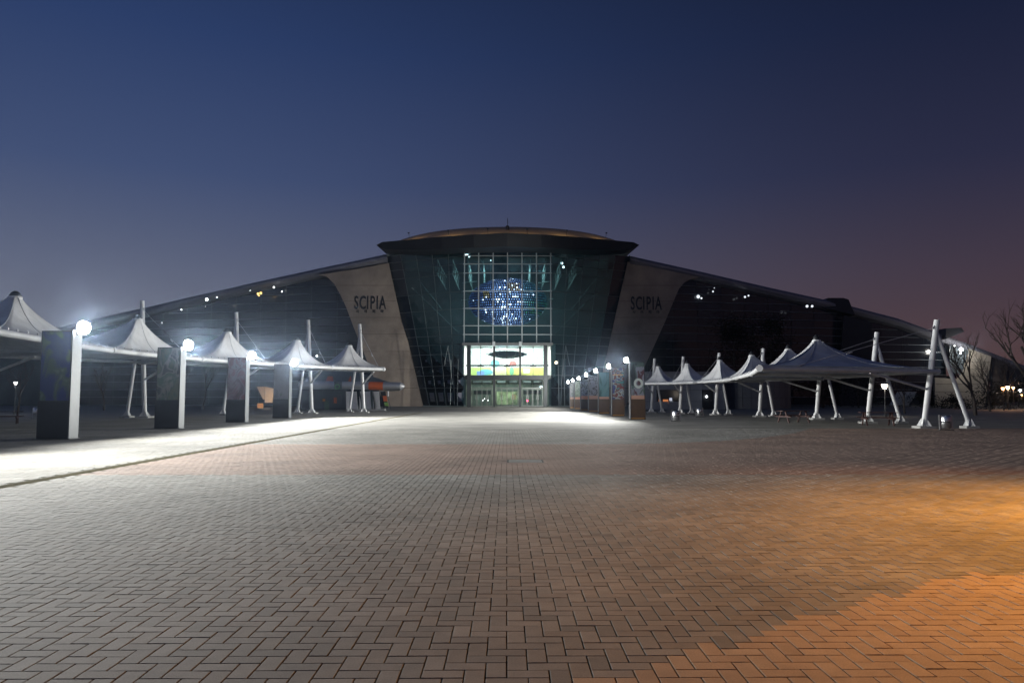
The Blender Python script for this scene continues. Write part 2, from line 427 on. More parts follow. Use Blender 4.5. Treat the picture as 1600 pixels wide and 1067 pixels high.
# panel joints on the pylons: thin recess lines as narrow dark strips
jm = mat('joint_dark', (.06, .052, .045), .8)
def edge_x(P, y, lo=True):
    xs = []
    for i in range(len(P)):
        (x0, y0), (x1, y1) = P[i], P[(i+1) % len(P)]
        if (y0-y)*(y1-y) < 0: xs.append(x0+(x1-x0)*(y-y0)/(y1-y0))
    return (min(xs), max(xs)) if len(xs) > 1 else None
for P in (LP, RP):
    for y in (446, 470.5, 496, 522, 549, 577, 606):
        e = edge_x(P, y)
        if not e: continue
        a, b = at(e[0]+.6, y, yl(e[0]+.6)-.004), at(e[1]-.6, y, yl(e[1]-.6)-.004)
        hb(MB().prism([a-Vector((0, 0, .025)), b-Vector((0, 0, .025)), b+Vector((0, 0, .025)), a+Vector((0, 0, .025))], (0, .02, 0)), 'panel_joint', jm)
def text_mesh(s, size, name, m, loc, rz, parent, ext=.03, bold=0.0, sx=1.0):
    cu = bpy.data.curves.new(name, 'FONT'); cu.body = s; cu.size = size; cu.extrude = ext; cu.align_x = 'CENTER'; cu.offset = bold
    cu.resolution_u = 4
    o = bpy.data.objects.new(name, cu); COL.objects.link(o)
    bpy.context.view_layer.update()
    dg = bpy.context.evaluated_depsgraph_get(); me = bpy.data.meshes.new_from_object(o.evaluated_get(dg)); bpy.data.objects.remove(o)
    me.name = name; me.materials.clear(); me.materials.append(m)
    o = bpy.data.objects.new(name, me); COL.objects.link(o); o.parent = parent; o.location = Vector(loc)-Vector((0, 128, 0)); o.rotation_euler = (R(90), 0, rz)
    o.scale.x = sx
    return o
def lettering(x0, x1, ybase, ycap, ysub, side):
    n = 6; y_ = yl((x0+x1)/2)
    h = (ybase-ycap)/FPX*131; size = h/.70
    wd = [.92, 1.0, .5, .95, .5, 1.12]; tot = sum(wd); c = 0
    for ch, w in zip('SCIPIA', wd):
        px = x0+(x1-x0)*(c+w/2)/tot; c += w
        p = at(px, ybase, yl(px)-.045)
        text_mesh(ch, size, 'letter', letter_m, p, math.atan(.0105*FPX/131)*0, hall, bold=.06, sx=.52)
    for k, ch in enumerate('사이피아'):
        px = x0+(x1-x0)*(.13+.247*k+.0)
        p = at(px, ysub, yl(px)-.045)
        text_mesh(ch, .62, 'letter', letter_m, p, 0, hall, bold=.02)
lettering(552, 603.5, 482.5, 462, 488.5, -1)
lettering(984, 1034.5, 483.5, 463, 489.5, 1)

# --- centre roof: lens-shaped canopy with dark fascia, bronze dome behind it
YR = 117.0
top = [(588, 383), (597, 378.2), (640, 374.5), (690, 370), (740, 366.5), (793, 364), (846, 366.5), (896, 370), (948, 374.5), (990, 378.6), (999, 383)]
bot = [(999, 383), (985, 390), (940, 390.5), (896, 389.5), (846, 387), (793, 385.5), (740, 387), (690, 389.5), (645, 390.5), (602, 390), (588, 383)]
def yr(px): return YR+((px-793)/205)**2*9
nT = len(top); vs = []; fs = []
for (px, py) in top: vs.append(at(px, py, yr(px)))
bt_ = bot[::-1]
for (px, py) in bt_: vs.append(at(px, py, yr(px)+1.2))
fr = [Vector(v) for v in vs]
for v in fr[:nT]: vs.append(v+Vector((0, 30, 1.5)))
for v in fr[nT:]: vs.append(v+Vector((0, 29, 1.5)))
for i in range(nT-1):
    fs += [(nT+i, nT+i+1, i+1, i), (i, i+1, 2*nT+i+1, 2*nT+i), (3*nT+i, 3*nT+i+1, nT+i+1, nT+i)]
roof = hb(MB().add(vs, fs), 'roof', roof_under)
# bronze dome
dv, df = [], []
M_, K_ = 28, 8
for k in range(K_+1):
    t = k/K_
    for i in range(M_+1):
        px = lerp(618, 968, i/M_); u = (px-793)/175
        y0 = 369+9*u*u; y1 = lerp(354.5+15.5*abs(u)**2.0, y0, abs(u)**6)
        dv.append(at(px, lerp(y0, y1, math.sin(t*math.pi/2)), yr(px)+.6+11*t))
for k in range(K_):
    for i in range(M_):
        a = k*(M_+1)+i; df.append((a, a+1, a+M_+2, a+M_+1))
dome = MB().add(dv, df, True).build('dome', roof_gold, roof)
rs = MB()
pk = at(793, 357, YR+6)
rs.lathe([(.001, .45), (.25, .42), (.32, .2), (.28, -.1), (.36, -.5), (.36, -1.2)], pk, 16); rs.build('finial', dark_metal, roof)
MB().tube([pk+Vector((0, 0, .4)), pk+Vector((0, 0, 1.7))], .045, 8).tube([pk+Vector((0, 0, .8)), pk+Vector((.3, 0, 1.2))], .025, 6).build('antenna', dark_metal, roof)
# warm floods on arms, added in place of city glow on the bronze
for x_ in (-15.5, -9.3, -3.1, 3.1, 9.3, 15.5):
    px_ = 793+x_*1180/119; fp = at(px_, 364+10.5*((px_-793)/205)**2, yr(px_)); u_ = abs(x_)/18
    arm = MB().tube([fp+Vector((0, .3, -.1)), fp+Vector((0, -.6, .45))], .03, 6).box((fp.x-.14, fp.y-.75, fp.z+.40), (fp.x+.14, fp.y-.55, fp.z+.55)).build('added_flood', dark_metal, roof)
    fl_ = bpy.data.lights.new('added_flood', 'AREA'); fl_.shape = 'RECTANGLE'; fl_.size = 3.0; fl_.size_y = .1; fl_.energy = 38; fl_.color = (1, .74, .40); fl_.spread = R(120)
    fo_ = bpy.data.objects.new('added_flood_lamp', fl_); COL.objects.link(fo_); fo_.location = fp+Vector((0, -.5, .62)); fo_.rotation_euler = Vector((0, 1, .12)).to_track_quat('-Z', 'Y').to_euler()
# soffit band above the glass, a faint glow put into its material
YG = 125.0
sv = []
for (px, py) in ((738, 387.6), (766, 385.6), (793, 384.8), (820, 385.6), (848, 387.6)): sv.append(at(px, py, YG-3.2+abs(px-793)*.02))
trough = MB(); n = len(sv); trough.add([*sv, *[v-Vector((0, 0, .36)) for v in sv], *[v+Vector((0, .5, 0)) for v in sv], *[v+Vector((0, .5, -.36)) for v in sv]],
    [(n+i, n+i+1, i+1, i) for i in range(n-1)]+[(i, i+1, 2*n+i+1, 2*n+i) for i in range(n-1)]+[(3*n+i, 3*n+i+1, n+i+1, n+i) for i in range(n-1)])
hb(trough, 'soffit_band', mat('soffit_glow', (.5, .6, .58), .6, emit=(.55, .75, .70), estr=.16))

# --- curtain wall: a flat centre bay and two facets that run back to the pylons
VX = [725.5, 747.8, 770.4, 793, 815.6, 838.3, 860.5]
HY = [388.5, 400, 412.7, 426.7, 455, 482, 509, 522.7, 537]
def zc(py): return at(793, py, YG).z
HZ = [zc(y) for y in HY]
def xg(px): return at(px, 460, YG).x
cols = [xg(p) for p in VX]
rows = HZ
def pane(P, name='pane', m=None, par=None, th=.03):
    return hb(MB().prism(P, (0, th, 0)), name, m or hall_glass, par)
for i in range(len(cols)-1):
    for j in range(len(rows)-1):
        x0, x1, z1, z0 = cols[i]+.05, cols[i+1]-.05, rows[j]-.04, rows[j+1]+.04
        pane([(x0, YG, z0), (x1, YG, z0), (x1, YG, z1), (x0, YG, z1)])
for x in cols: hb(MB().box((x-.085, YG-.14, rows[-1]), (x+.085, YG+.10, rows[0])), 'mullion', mullion_m)
for z in rows: hb(MB().box((cols[0]-.2, YG-.09, z-.065), (cols[-1]+.2, YG+.07, z+.065)), 'transom', mullion_m)
# side facets: top edge wider than the foot, following the pylon's slanted edge
def facet(side):
    n = 5; ztop, zbot = rows[0], .3
    zz = rows+[zc(552), zc(571), zc(586), zc(606), zc(634)]
    pe = (lambda py: lerp(607, 660, (py-409)/231)) if side < 0 else (lambda py: lerp(981, 932, (py-409)/231))
    inner = cols[0] if side < 0 else cols[-1]
    py_of = HY+[552, 571, 586, 606, 634]
    grid = []
    for z, py in zip(zz, py_of):
        e = at(pe(py), py, 132.5); row = []
        for k in range(n+1):
            t = k/n; row.append(Vector((lerp(inner, e.x, t), lerp(YG, 132.2, t), z)))
        grid.append(row)
    for r in range(len(zz)-1):
        for k in range(n):
            a, b, c, d = grid[r+1][k], grid[r+1][k+1], grid[r][k+1], grid[r][k]
            q = [a, b, c, d] if side > 0 else [b, a, d, c]
            cen = sum(q, Vector())/4; q = [v+(cen-v).normalized()*.05 for v in q]
            pane(q, m=hall_glass if k < 4 else wing_glass)
    for k in range(1, n+1):
        m = MB()
        m.tube([grid[r][k] for r in range(len(zz))], .05, 6); hb(m, 'mullion', mullion_dark)
    for r in range(len(zz)):
        hb(MB().tube([grid[r][0], grid[r][n]], .045, 6), 'transom', mullion_dark)
facet(-1); facet(1)
# hall interior shell: floor, back wall, ceiling
hb(MB().box((-21, 131, -.2), (21, 160, .02)), 'hall_floor', mat('hall_floor', (.16, .17, .17), .35))
hb(MB().add([(-22, 152, 0), (22, 152, 0), (22, 152, 28), (-22, 152, 28)], [(0, 1, 2, 3)]), 'hall_back_wall', interior_dark)
hb(MB().add([(-17.5, 127, 26.4), (17.5, 127, 26.4), (20.5, 152, 27), (-20.5, 152, 27)], [(0, 1, 2, 3)]), 'hall_ceiling', interior_dark)
hb(MB().add([(-19.5, 133, 0), (-22, 133, 27), (-22, 152, 27), (-19.5, 152, 0)], [(0, 1, 2, 3)]).add([(19.5, 133, 0), (22, 133, 27), (22, 152, 27), (19.5, 152, 0)], [(0, 3, 2, 1)]), 'hall_side_wall', interior_dark)
hb(MB().prism([at(771.5, 436, 128.6), at(792, 436, 128.6), at(792, 391, 128.6), at(771.5, 391, 128.6)], (0, .05, 0)), 'light_column_panel', mat('pale_light_column', (.42, .55, .62), .7, noise=.5, nscale=.5))  # pale column of light above the globe, put in as a coloured panel
# roof trusses and hung ceiling panels seen behind the upper glass
truss_m = mat('truss_grey_steel', (.22, .26, .26), .5, .2)
for s in (-1, 1):
    for k in range(4):
        x = s*(4.2+k*2.6); m = MB()
        m.tube([(x, 128, 25.2), (x, 148, 25.2)], .11, 8).tube([(x, 128, 22.8), (x, 148, 22.8)], .11, 8)
        for q in range(8): m.tube([(x, 128+q*2.4, 22.8 if q % 2 else 25.2), (x, 130.4+q*2.4, 25.2 if q % 2 else 22.8)], .06, 6)
        hb(m, 'truss', truss_m)
    for k in range(5):
        z = 24.6-k*1.55; x = s*(6.2+.16*k)
        q = [(x-1.2, 129.5, z-.28), (x+1.1, 129.5, z-.05), (x+1.3, 131.5, z+.35), (x-1.0, 131.5, z+.12)]
        hb(MB().prism(q, (0, .05, .1)), 'acoustic_panel', mat('acoustic_panel', (.42, .46, .44), .7))
    hb(MB().tube([(s*15.5, 130, 22.0), (s*11.5, 133, 17.0)], .12, 8).tube([(s*16.5, 130, 20.5), (s*8.6, 134, 13.0)], .10, 8), 'brace', truss_m)
# --- lit mezzanine behind the entrance: white wall, mural band, columns
def rectp(x0, y0, x1, y1, Y): return [at(x0, y1, Y), at(x1, y1, Y), at(x1, y0, Y), at(x0, y0, Y)]
Ymz = 136.0
hb(MB().prism(rectp(722, 537, 864, 588, Ymz), (0, .2, 0)), 'mezzanine_wall', lobby_white)
hb(MB().prism([at(722, 590.5, YG+.4), at(864, 590.5, YG+.4), at(864, 586.5, YG+.4), at(722, 586.5, YG+.4)], (0, 11.0, 0)), 'mezzanine_floor', concrete)
hb(MB().prism([at(722, 537, YG+.4), at(864, 537, YG+.4), at(864, 535, YG+.4), at(722, 535, YG+.4)], (0, 11.0, 0)), 'mezzanine_ceiling', lobby_white)
for a, b in ((718, 724), (862, 868)):
    hb(MB().prism(rectp(a, 537, b, 588, YG+1.2), (0, 9, 0)), 'mezzanine_side_wall', lobby_white)
mcol = [(.50, .62, .18), (.16, .45, .50), (.75, .70, .20), (.85, .80, .45), (.20, .30, .60), (.60, .16, .14), (.22, .50, .30)]
mur = [(734, 768, 574, 586, 0), (772, 790, 574, 586, 3), (791, 812, 574, 586, 2), (814, 852, 574, 586, 2), (748, 770, 577, 586, 1), (745, 757, 580, 586.2, 4), (796, 803, 573, 586.3, 6),
       (766, 781, 562, 574, 1), (795, 807, 564, 572, 5), (782, 796, 560, 574, None), (818, 828, 576, 583, None)]
for k, (a, b, c, d, ci) in enumerate(mur):
    cx, cy = (a+b)/2, (c+d)/2; P = []
    if k in (4, 7, 9, 6, 8):
        for q in range(16):
            an = 2*math.pi*q/16; P.append(at(cx+(b-a)/2*math.cos(an), cy-(d-c)/2*math.sin(an), Ymz-.08-.012*k))
    else: P = rectp(a, c, b, d, Ymz-.08-.012*k)
    m_ = mat('mural_white', (.85, .86, .82), .6) if ci is None else mat('mural_%d' % ci, mcol[ci], .6)
    hb(MB().prism(P, (0, .01, 0)), 'mural_shape', m_)
frame_m = mat('entrance_frame', (.028, .034, .036), .45, .3)
# --- entrance portal: posts, beams, glazing, three door bays
YE = 123.2
dfm0 = mat('portal_head', (.14, .15, .15), .5, .2)
def pbox(x0, y0, x1, y1, name, m, Y=YE, d=.45):
    return hb(MB().prism(rectp(x0, y0, x1, y1, Y), (0, d, 0)), name, m)
pbox(722, 535.5, 864, 539.5, 'portal_beam', dfm0, d=.3)
pbox(728, 569.8, 857, 572, 'portal_beam', frame_m)
pbox(727, 586, 859, 593, 'portal_spandrel', frame_m, d=.6)
for a, b, c in ((729.5, 735.5, 539.7), (770.3, 773.7, 537), (811, 814.4, 537), (849.5, 855.5, 539.7)):
    pbox(a, c, b, 635.6, 'portal_post', frame_m, Y=YE-.15, d=.6)
for x in (770.5, 812):
    pbox(x-1.2, 533.5, x+3.2, 541, 'post_cap', mullion_m, Y=YE-.3, d=.25)
for x in (751, 792, 833):
    pbox(x-.5, 540, x+.5, 585.8, 'portal_mullion', frame_m, d=.12)
    for s in (-1, 1):
        a, b = at(x, 571, YE-.2), at(x+s*7.5, 558, YE-.2); hb(MB().tube([a, b], .035, 6), 'spider_arm', frame_m)
        a, b = at(x+s*18, 541, YE-.2), at(x+s*7, 571, YE-.2); hb(MB().tube([a, b], .025, 6), 'tie_rod', mullion_dark)
    c = at(x, 571, YE-.25); hb(MB().box((c.x-.5, c.y-.1, c.z-.22), (c.x+.5, c.y+.15, c.z+.12)), 'spider_node', frame_m)
for a, b in ((735.7, 750.3), (751.7, 770.1), (773.9, 791.3), (792.7, 810.8), (814.6, 832.3), (833.7, 849.3)):
    for c, d in ((539.8, 569.6), (572.2, 585.8)):
        pane(rectp(a, c, b, d, YE+.1), m=clear_glass)
dfm = mat('door_frame_steel', (.13, .145, .14), .4, .5)
for (a, b) in ((737, 769), (775, 809.5), (816, 848)):
    w = (b-a)/2
    pbox(a, 605.5, b, 606.7, 'door_head', dfm, d=.15)
    for k in range(2):
        x0, x1 = a+k*w+.4, a+(k+1)*w-.4
        pane(rectp(x0, 594, x1, 605, YE+.1), m=clear_glass)          # fanlight
        q = w/2
        for j in range(2):
            u0, u1 = x0+j*q+.1, x0+(j+1)*q-.6
            door = hb(MB().prism(rectp(u0+.8, 608.2, u1-.8, 634, YE+.1), (0, .03, 0)), 'door', clear_glass)
            fr_ = MB()
            for (p0, q0, p1, q1) in ((u0, 607.4, u0+.7, 634.8), (u1-.7, 607.4, u1, 634.8), (u0+.75, 607.4, u1-.75, 608.1), (u0+.75, 633.4, u1-.75, 634.8)):
                fr_.prism(rectp(p0, q0, p1, q1, YE+.06), (0, .10, 0))
            fr_.build('door_frame', dfm, door)
            hx = at(u1-1.3 if j == 0 else u0+1.3, 621, YE-.06)
            MB().tube([hx+Vector((0, 0, -.35)), hx+Vector((0, 0, .35))], .025, 6).build('handle', mullion_m, door)
# lower lobby: white hung ceiling rafts, back wall and a few low counters
lob = MB().prism(rectp(728, 592, 858, 635.5, 134), (0, .2, 0)); hb(lob, 'lobby_back_wall', mat('lobby_back', (.22, .26, .22), .6, noise=.5, nscale=.8))
for (a, b) in ((739, 752), (754, 768), (777, 790), (795, 808), (818, 830), (834, 847)):
    hb(MB().prism([at(a, 597.5, 126), at(b, 597.5, 126), at(b-1, 600.5, 130), at(a+1, 600.5, 130)], (0, 0, .25)), 'ceiling_raft', lobby_white)
hb(MB().prism(rectp(776, 612, 809, 632, 133), (0, .1, 0)), 'lobby_display', mat('lobby_display', (.45, .52, .30), .6, noise=.7, nscale=1.1))
hb(MB().prism(rectp(800, 616, 806, 624, 132.5), (0, .1, 0)), 'lobby_poster', mat('lobby_poster', (.55, .40, .22), .6))
hb(MB().prism(rectp(740, 610, 767, 616, 131), (0, .6, 0)), 'lobby_counter', dark_metal)
hb(MB().prism(rectp(818, 610, 846, 616, 131), (0, .6, 0)), 'lobby_counter', dark_metal)
for s, (a, b) in ((-1, (699, 719)), (1, (866, 884))):
    # side vestibules: pale lit glass screens
    for (x0, x1, y0, y1) in ((a, (a+b)/2-.4, 563, 603), ((a+b)/2+.4, b, 560, 603)):
        hb(MB().prism(rectp(x0, y0, x1, y1, 128.6), (0, .05, 0)), 'vestibule_screen', mat('vestibule_screen', (.30, .36, .36), .5, noise=.35, nscale=.5))
    e = at((a+b)/2+s*9, 540, YG-.6); f0, f1 = at((a+b)/2+s*2, 600, YG-.6), at((a+b)/2+s*15, 571, YG-.6)
    hb(MB().tube([e, f0], .07, 6).tube([e, f1], .06, 6), 'strut', mullion_dark)
    for x in (a+6, b-3):
        hb(MB().tube([at(x, 562, YG-.4), at(x+s*1.5, 634, YG-.4)], .07, 6), 'strut', mullion_dark)
# lamps of the lobby and the hall (the photograph shows these rooms lit)
def area(name, loc, size, power, col, rot=(0, 0, 0), sy=None, parent=None, spread=None):
    l = bpy.data.lights.new(name, 'AREA'); l.energy = power; l.color = col; l.size = size
    if sy: l.shape = 'RECTANGLE'; l.size_y = sy
    if spread: l.spread = spread
    o = bpy.data.objects.new(name, l); COL.objects.link(o); o.location = loc; o.rotation_euler = rot
    if parent: o.parent = parent; o.matrix_parent_inverse = parent.matrix_world.inverted()
    return o
bpy.context.view_layer.update()
zmz = at(793, 538, 131).z
area('mezzanine_lamp', (0, 131.5, zmz-.25), 13, 6500, (.93, 1, .95), (R(25), 0, 0), 1.2, hall)
area('lobby_lamp', (0, 129.5, at(793, 594, 129).z-.1), 12, 560, (.92, 1, .82), (0, 0, 0), 3, hall)
area('hall_lamp', (0, 138, 25.5), 14, 4800, (.68, .95, .95), (0, 0, 0), 8, hall)
area('hall_lamp', (-1.2, 127.4, 25.9), .8, 2600, (.55, .7, 1), (R(0), 0, 0), None, hall)
area('hall_lamp', (0, 138, 12.5), 10, 3600, (.75, .95, .9), (R(180), 0, 0), 4, hall)  # added uplight that brightens trusses and hung panels from below
spotm = mat('hall_spot', (.9, .9, .9), .3, emit=(.95, .98, 1), estr=7)
goldm = mat('hall_spot_gold', (.9, .8, .4), .3, emit=(1, .68, .22), estr=1.8)
def bulb(px, py, Y, r, m, par=hall, name='spotlight', sx=1.0):
    r = r*.72 if px < 500 else r
    p = at(px, py, Y); b = MB(); b.lathe([(.001, r), (.7*r, .72*r), (r, 0), (.7*r, -.72*r), (.001, -r)], (0, 0, 0), 10)
    o = b.build(name, m, par); o.location = p-Vector(par.location); o.scale.x = sx
    return o
for px, py, r in ((730, 396.5, .26), (733, 401, .16), (727.5, 398, .14), (760, 394, .12), (802, 393.5, .16), (850, 393, .12), (767, 407, .10), (878, 411.5, .22), (880.5, 417.5, .22)):
    bulb(px, py, 126.5 if 725 < px < 861 else 131, r, spotm)
for px, py, r in ((323, 468, .36), (283.5, 484, .18), (339, 464.5, .13), (428, 449, .22), (440.5, 455.5, .18), (253, 504.5, .14), (321, 479, .08), (495, 556, .22), (391, 454, .09)):
    bulb(px, py, 134.6, r, spotm)
for px, py, r in ((403, 459, .30), (407.5, 458, .34), (404.5, 462, .22)): bulb(px, py, 134.6, r, goldm)
dimm = mat('hall_spot_dim', (.9, .9, .9), .3, emit=(.85, .92, 1), estr=1.2)
for px, py, r in ((1091, 463.5, .32), (1114, 455.5, .16), (1116, 450, .08), (1169.5, 462, .16), (1164, 464, .2), (1261, 478.5, .25), (1269, 478.5, .22), (1096, 466, .18)):
    bulb(px, py, 134.6, r, dimm)
# red and amber standby lamps by the doors
bulb(824, 626, 123.0, .14, mat('red_lamp', (.5, .05, .08), .3, emit=(1, .08, .18), estr=5), name='standby_lamp')
for px, py in ((754.5, 625.5), (762.5, 625.5), (757, 623)): bulb(px, py, 123.0, .06, spotm, name='standby_lamp')
bulb(869, 566.5, 124.6, .28, mat('amber_lamp', (.9, .8, .6), .3, emit=(1, .85, .6), estr=2.0), name='standby_lamp')

# --- glittering globe hung inside the hall
gc = at(793.5, 472, 131.5); ga, gd, gh = 6.9, 3.9, 4.2
globe = empty('light_globe', gc); tag(globe, 'big flattened globe of glittering blue and white lights hanging behind the hall glass', 'light globe')
prof = [(math.cos(a)*.985, math.sin(a)) for a in [(-90+9*i)*math.pi/180 for i in range(21)]]
shell = MB().lathe([(max(r, .001), h*.985) for r, h in prof], (0, 0, 0), 40)
shell.v = [(x*ga, y*gd, z*gh) for x, y, z in shell.v]
shell.build('shell', mat('globe_shell', (.012, .02, .05), 1.0, spec=.0), globe)
tv, tf, tcol = [], [], []
nr = 30
for i in range(1, nr):
    ph = -math.pi/2+math.pi*i/nr
    ncol = max(6, int(2*math.pi*math.cos(ph)*ga*.86/.37))
    for j in range(ncol):
        th = 2*math.pi*(j+.5*(i % 2))/ncol
        n_ = Vector((math.cos(ph)*math.cos(th), math.cos(ph)*math.sin(th), math.sin(ph)))
        p = Vector((n_.x*ga, n_.y*gd, n_.z*gh)); nn = Vector((n_.x/ga, n_.y/gd, n_.z/gh)).normalized()
        e1 = Vector((-math.sin(th)*ga, math.cos(th)*gd, 0)).normalized(); e2 = nn.cross(e1)
        s = .13; p = p+nn*.03; b = len(tv)
        for k in range(6):
            an = k*math.pi/3; tv.append(p+(e1*math.cos(an)+e2*math.sin(an))*s)
        tf.append(list(range(b, b+6)))
        u, v = p.x/ga, p.z/gh
        c = Vector((.05, .10, .27))*rng.uniform(.3, 1.25)
        if u > .35: c = Vector((.025, .12, .16))*rng.uniform(.3, 1.3)
        if u > .42 and -.55 < v < -.05 and rng.random() < .5: c = Vector((.03, .20, .09))*rng.uniform(.4, 1.2)
        core = math.exp(-((u-.02)/.46)**2)*(.55+.45*(v < .55))
        c = c+Vector((.36, .40, .66))*core*rng.uniform(.1, 1.5)
        if .02 < u < .28 and .35 < v < .72: c = Vector((.42, .28, .22))*rng.uniform(.6, 1.2)
        if -.62 < u < -.44 and .05 < v < .34: c = Vector((.34, .22, .10))*rng.uniform(.5, 1.1)
        lo = math.exp(-((u+.02)/.48)**2)*(1.25 if v < .1 else .55)
        if rng.random() < .22*lo+.012: c = Vector((1.0, .93, 1.2))*rng.uniform(.6, 4)
        edge = max(0, 1-(u*u+v*v)**2*.6); c = c*(.2+.8*edge**1.6)*(.55+.45*math.exp(-(u/.62)**2))
        tcol.append((c.x, c.y, c.z, 1))
me = bpy.data.meshes.new('light_tile'); me.from_pydata(tv, [], tf)
ca = me.attributes.new('glow', 'FLOAT_COLOR', 'FACE')
ca.data.foreach_set('color', [x for c in tcol for x in c])
tm = bpy.data.materials.new('light_tile'); tm.use_nodes = True; t_ = tm.node_tree
bs = t_.nodes['Principled BSDF']; bs.inputs['Base Color'].default_value = (.03, .04, .07, 1); bs.inputs['Roughness'].default_value = 1; bs.inputs['Specular IOR Level'].default_value = 0
an_ = t_.nodes.new('ShaderNodeAttribute'); an_.attribute_name = 'glow'
t_.links.new(an_.outputs['Color'], bs.inputs['Emission Color']); bs.inputs['Emission Strength'].default_value = 5.5
me.materials.append(tm)
to = bpy.data.objects.new('light_tile', me); COL.objects.link(to); to.parent = globe; to['kind'] = 'stuff'
for s in (-1, 1):
    MB().tube([(s*3, 0, gh*.86), (s*3, 0, 26.2-gc.z)], .04, 6).build('hanger', cable_m, globe)
# dark disc of hanging leaves inside the mezzanine
hc = at(793, 553.5, 129.5)
hs = empty('hanging_sculpture', hc); tag(hs, 'dark grey feathery disc hanging in front of the white mezzanine wall', 'sculpture')
dsm = mat('sculpture_grey', (.10, .13, .17), .6)
MB().lathe([(.001, .50), (1.6, .48), (2.9, .25), (3.5, -.05), (2.6, -.42), (1.0, -.70), (.001, -.72)], (0, 0, 0), 32).build('disc', dsm, hs)
fl = MB()
for k in range(260):
    a = rng.uniform(0, 2*math.pi); r = 3.5*math.sqrt(rng.random()); h = .75*(1-r/4.4)*rng.uniform(-1, 1.2)
    c = Vector((math.cos(a)*r, math.sin(a)*r*.55, h)); d = Vector((math.cos(a+rng.uniform(-.7, .7)), math.sin(a)*.5, rng.uniform(-.15, .5)))*.42
    w_ = Vector((-d.y, d.x, .1)).normalized()*.1
    fl.add([c, c+d*.5+w_, c+d, c+d*.5-w_], [(0, 1, 2, 3)])
fo = fl.build('feathers', dsm, hs); fo['kind'] = 'stuff'
for s in (-1, 0, 1): MB().tube([(s*1.6, 0, .2), (s*1.6, 0, zmz-hc.z-.05)], .02, 5).build('hanger', cable_m, hs)

# ------------------------------------------------------------------ light totems along the plaza
peach = (.46, .26, .19)
art_mats = [
  art_mat('print_blue', [(.015, .022, .05), (.03, .045, .17), (.09, .13, .12), (.24, .31, .26), (.03, .04, .18)], 1.3, 2, stretch=.5),
  art_mat('print_olive', [(.05, .06, .05), (.16, .18, .12), (.10, .15, .11), (.28, .28, .22), (.08, .10, .09)], 1.6, 4, stretch=.6),
  art_mat('print_rose', [(.10, .10, .12), (.24, .10, .12), (.30, .24, .26), (.14, .06, .08), (.06, .11, .08)], 1.5, 6, stretch=.8),
  art_mat('print_grey', [(.08, .09, .10), (.20, .20, .22), (.14, .14, .16), (.10, .14, .11)], 1.4, 8),
  art_mat('print_ring', [(.08, .03, .04), (.20, .21, .26), (.07, .11, .10), (.02, .025, .03), (.15, .23, .19)], 1.1, 3, (peach, 1.70), .6),
  art_mat('print_stripes', [(.02, .025, .12), (.24, .28, .27), (.12, .02, .02), (.04, .18, .18), (.06, .22, .32)], 1.3, 5, None, 1.5),
  art_mat('print_teal', [(.06, .18, .18), (.11, .23, .23), (.09, .20, .22), (.02, .07, .07), (.18, .22, .23)], 1.0, 10, (peach, 1.62), .5),
  art_mat('print_flowers', [(.22, .22, .25), (.19, .19, .22), (.02, .02, .02), (.21, .21, .24)], 4.2, 7, (peach, 1.75)),
  art_mat('print_flowers_small', [(.26, .28, .32), (.22, .25, .28), (.02, .02, .02), (.26, .28, .30)], 5.2, 9, ((.65, .25, .12), 1.75)),
  art_mat('print_green', [(.10, .14, .12), (.20, .26, .20), (.05, .10, .05), (.24, .28, .26)], 2.2, 12, ((.60, .25, .16), 1.6)),
  art_mat('print_dusk', [(.12, .15, .16), (.20, .22, .24), (.06, .08, .08)], 2.5, 13, (peach, 1.6))]
dark_plate = mat('dark_side_plate', (.10, .10, .11), .4, .4)
brown_board = mat('brown_board', (.085, .05, .03), .35, noise=.2, nscale=2)
kick_m = mat('kick_plate_orange_glow', (.55, .30, .10), .32, .7)  # orange glow at the totem foot, put into the plate's colour
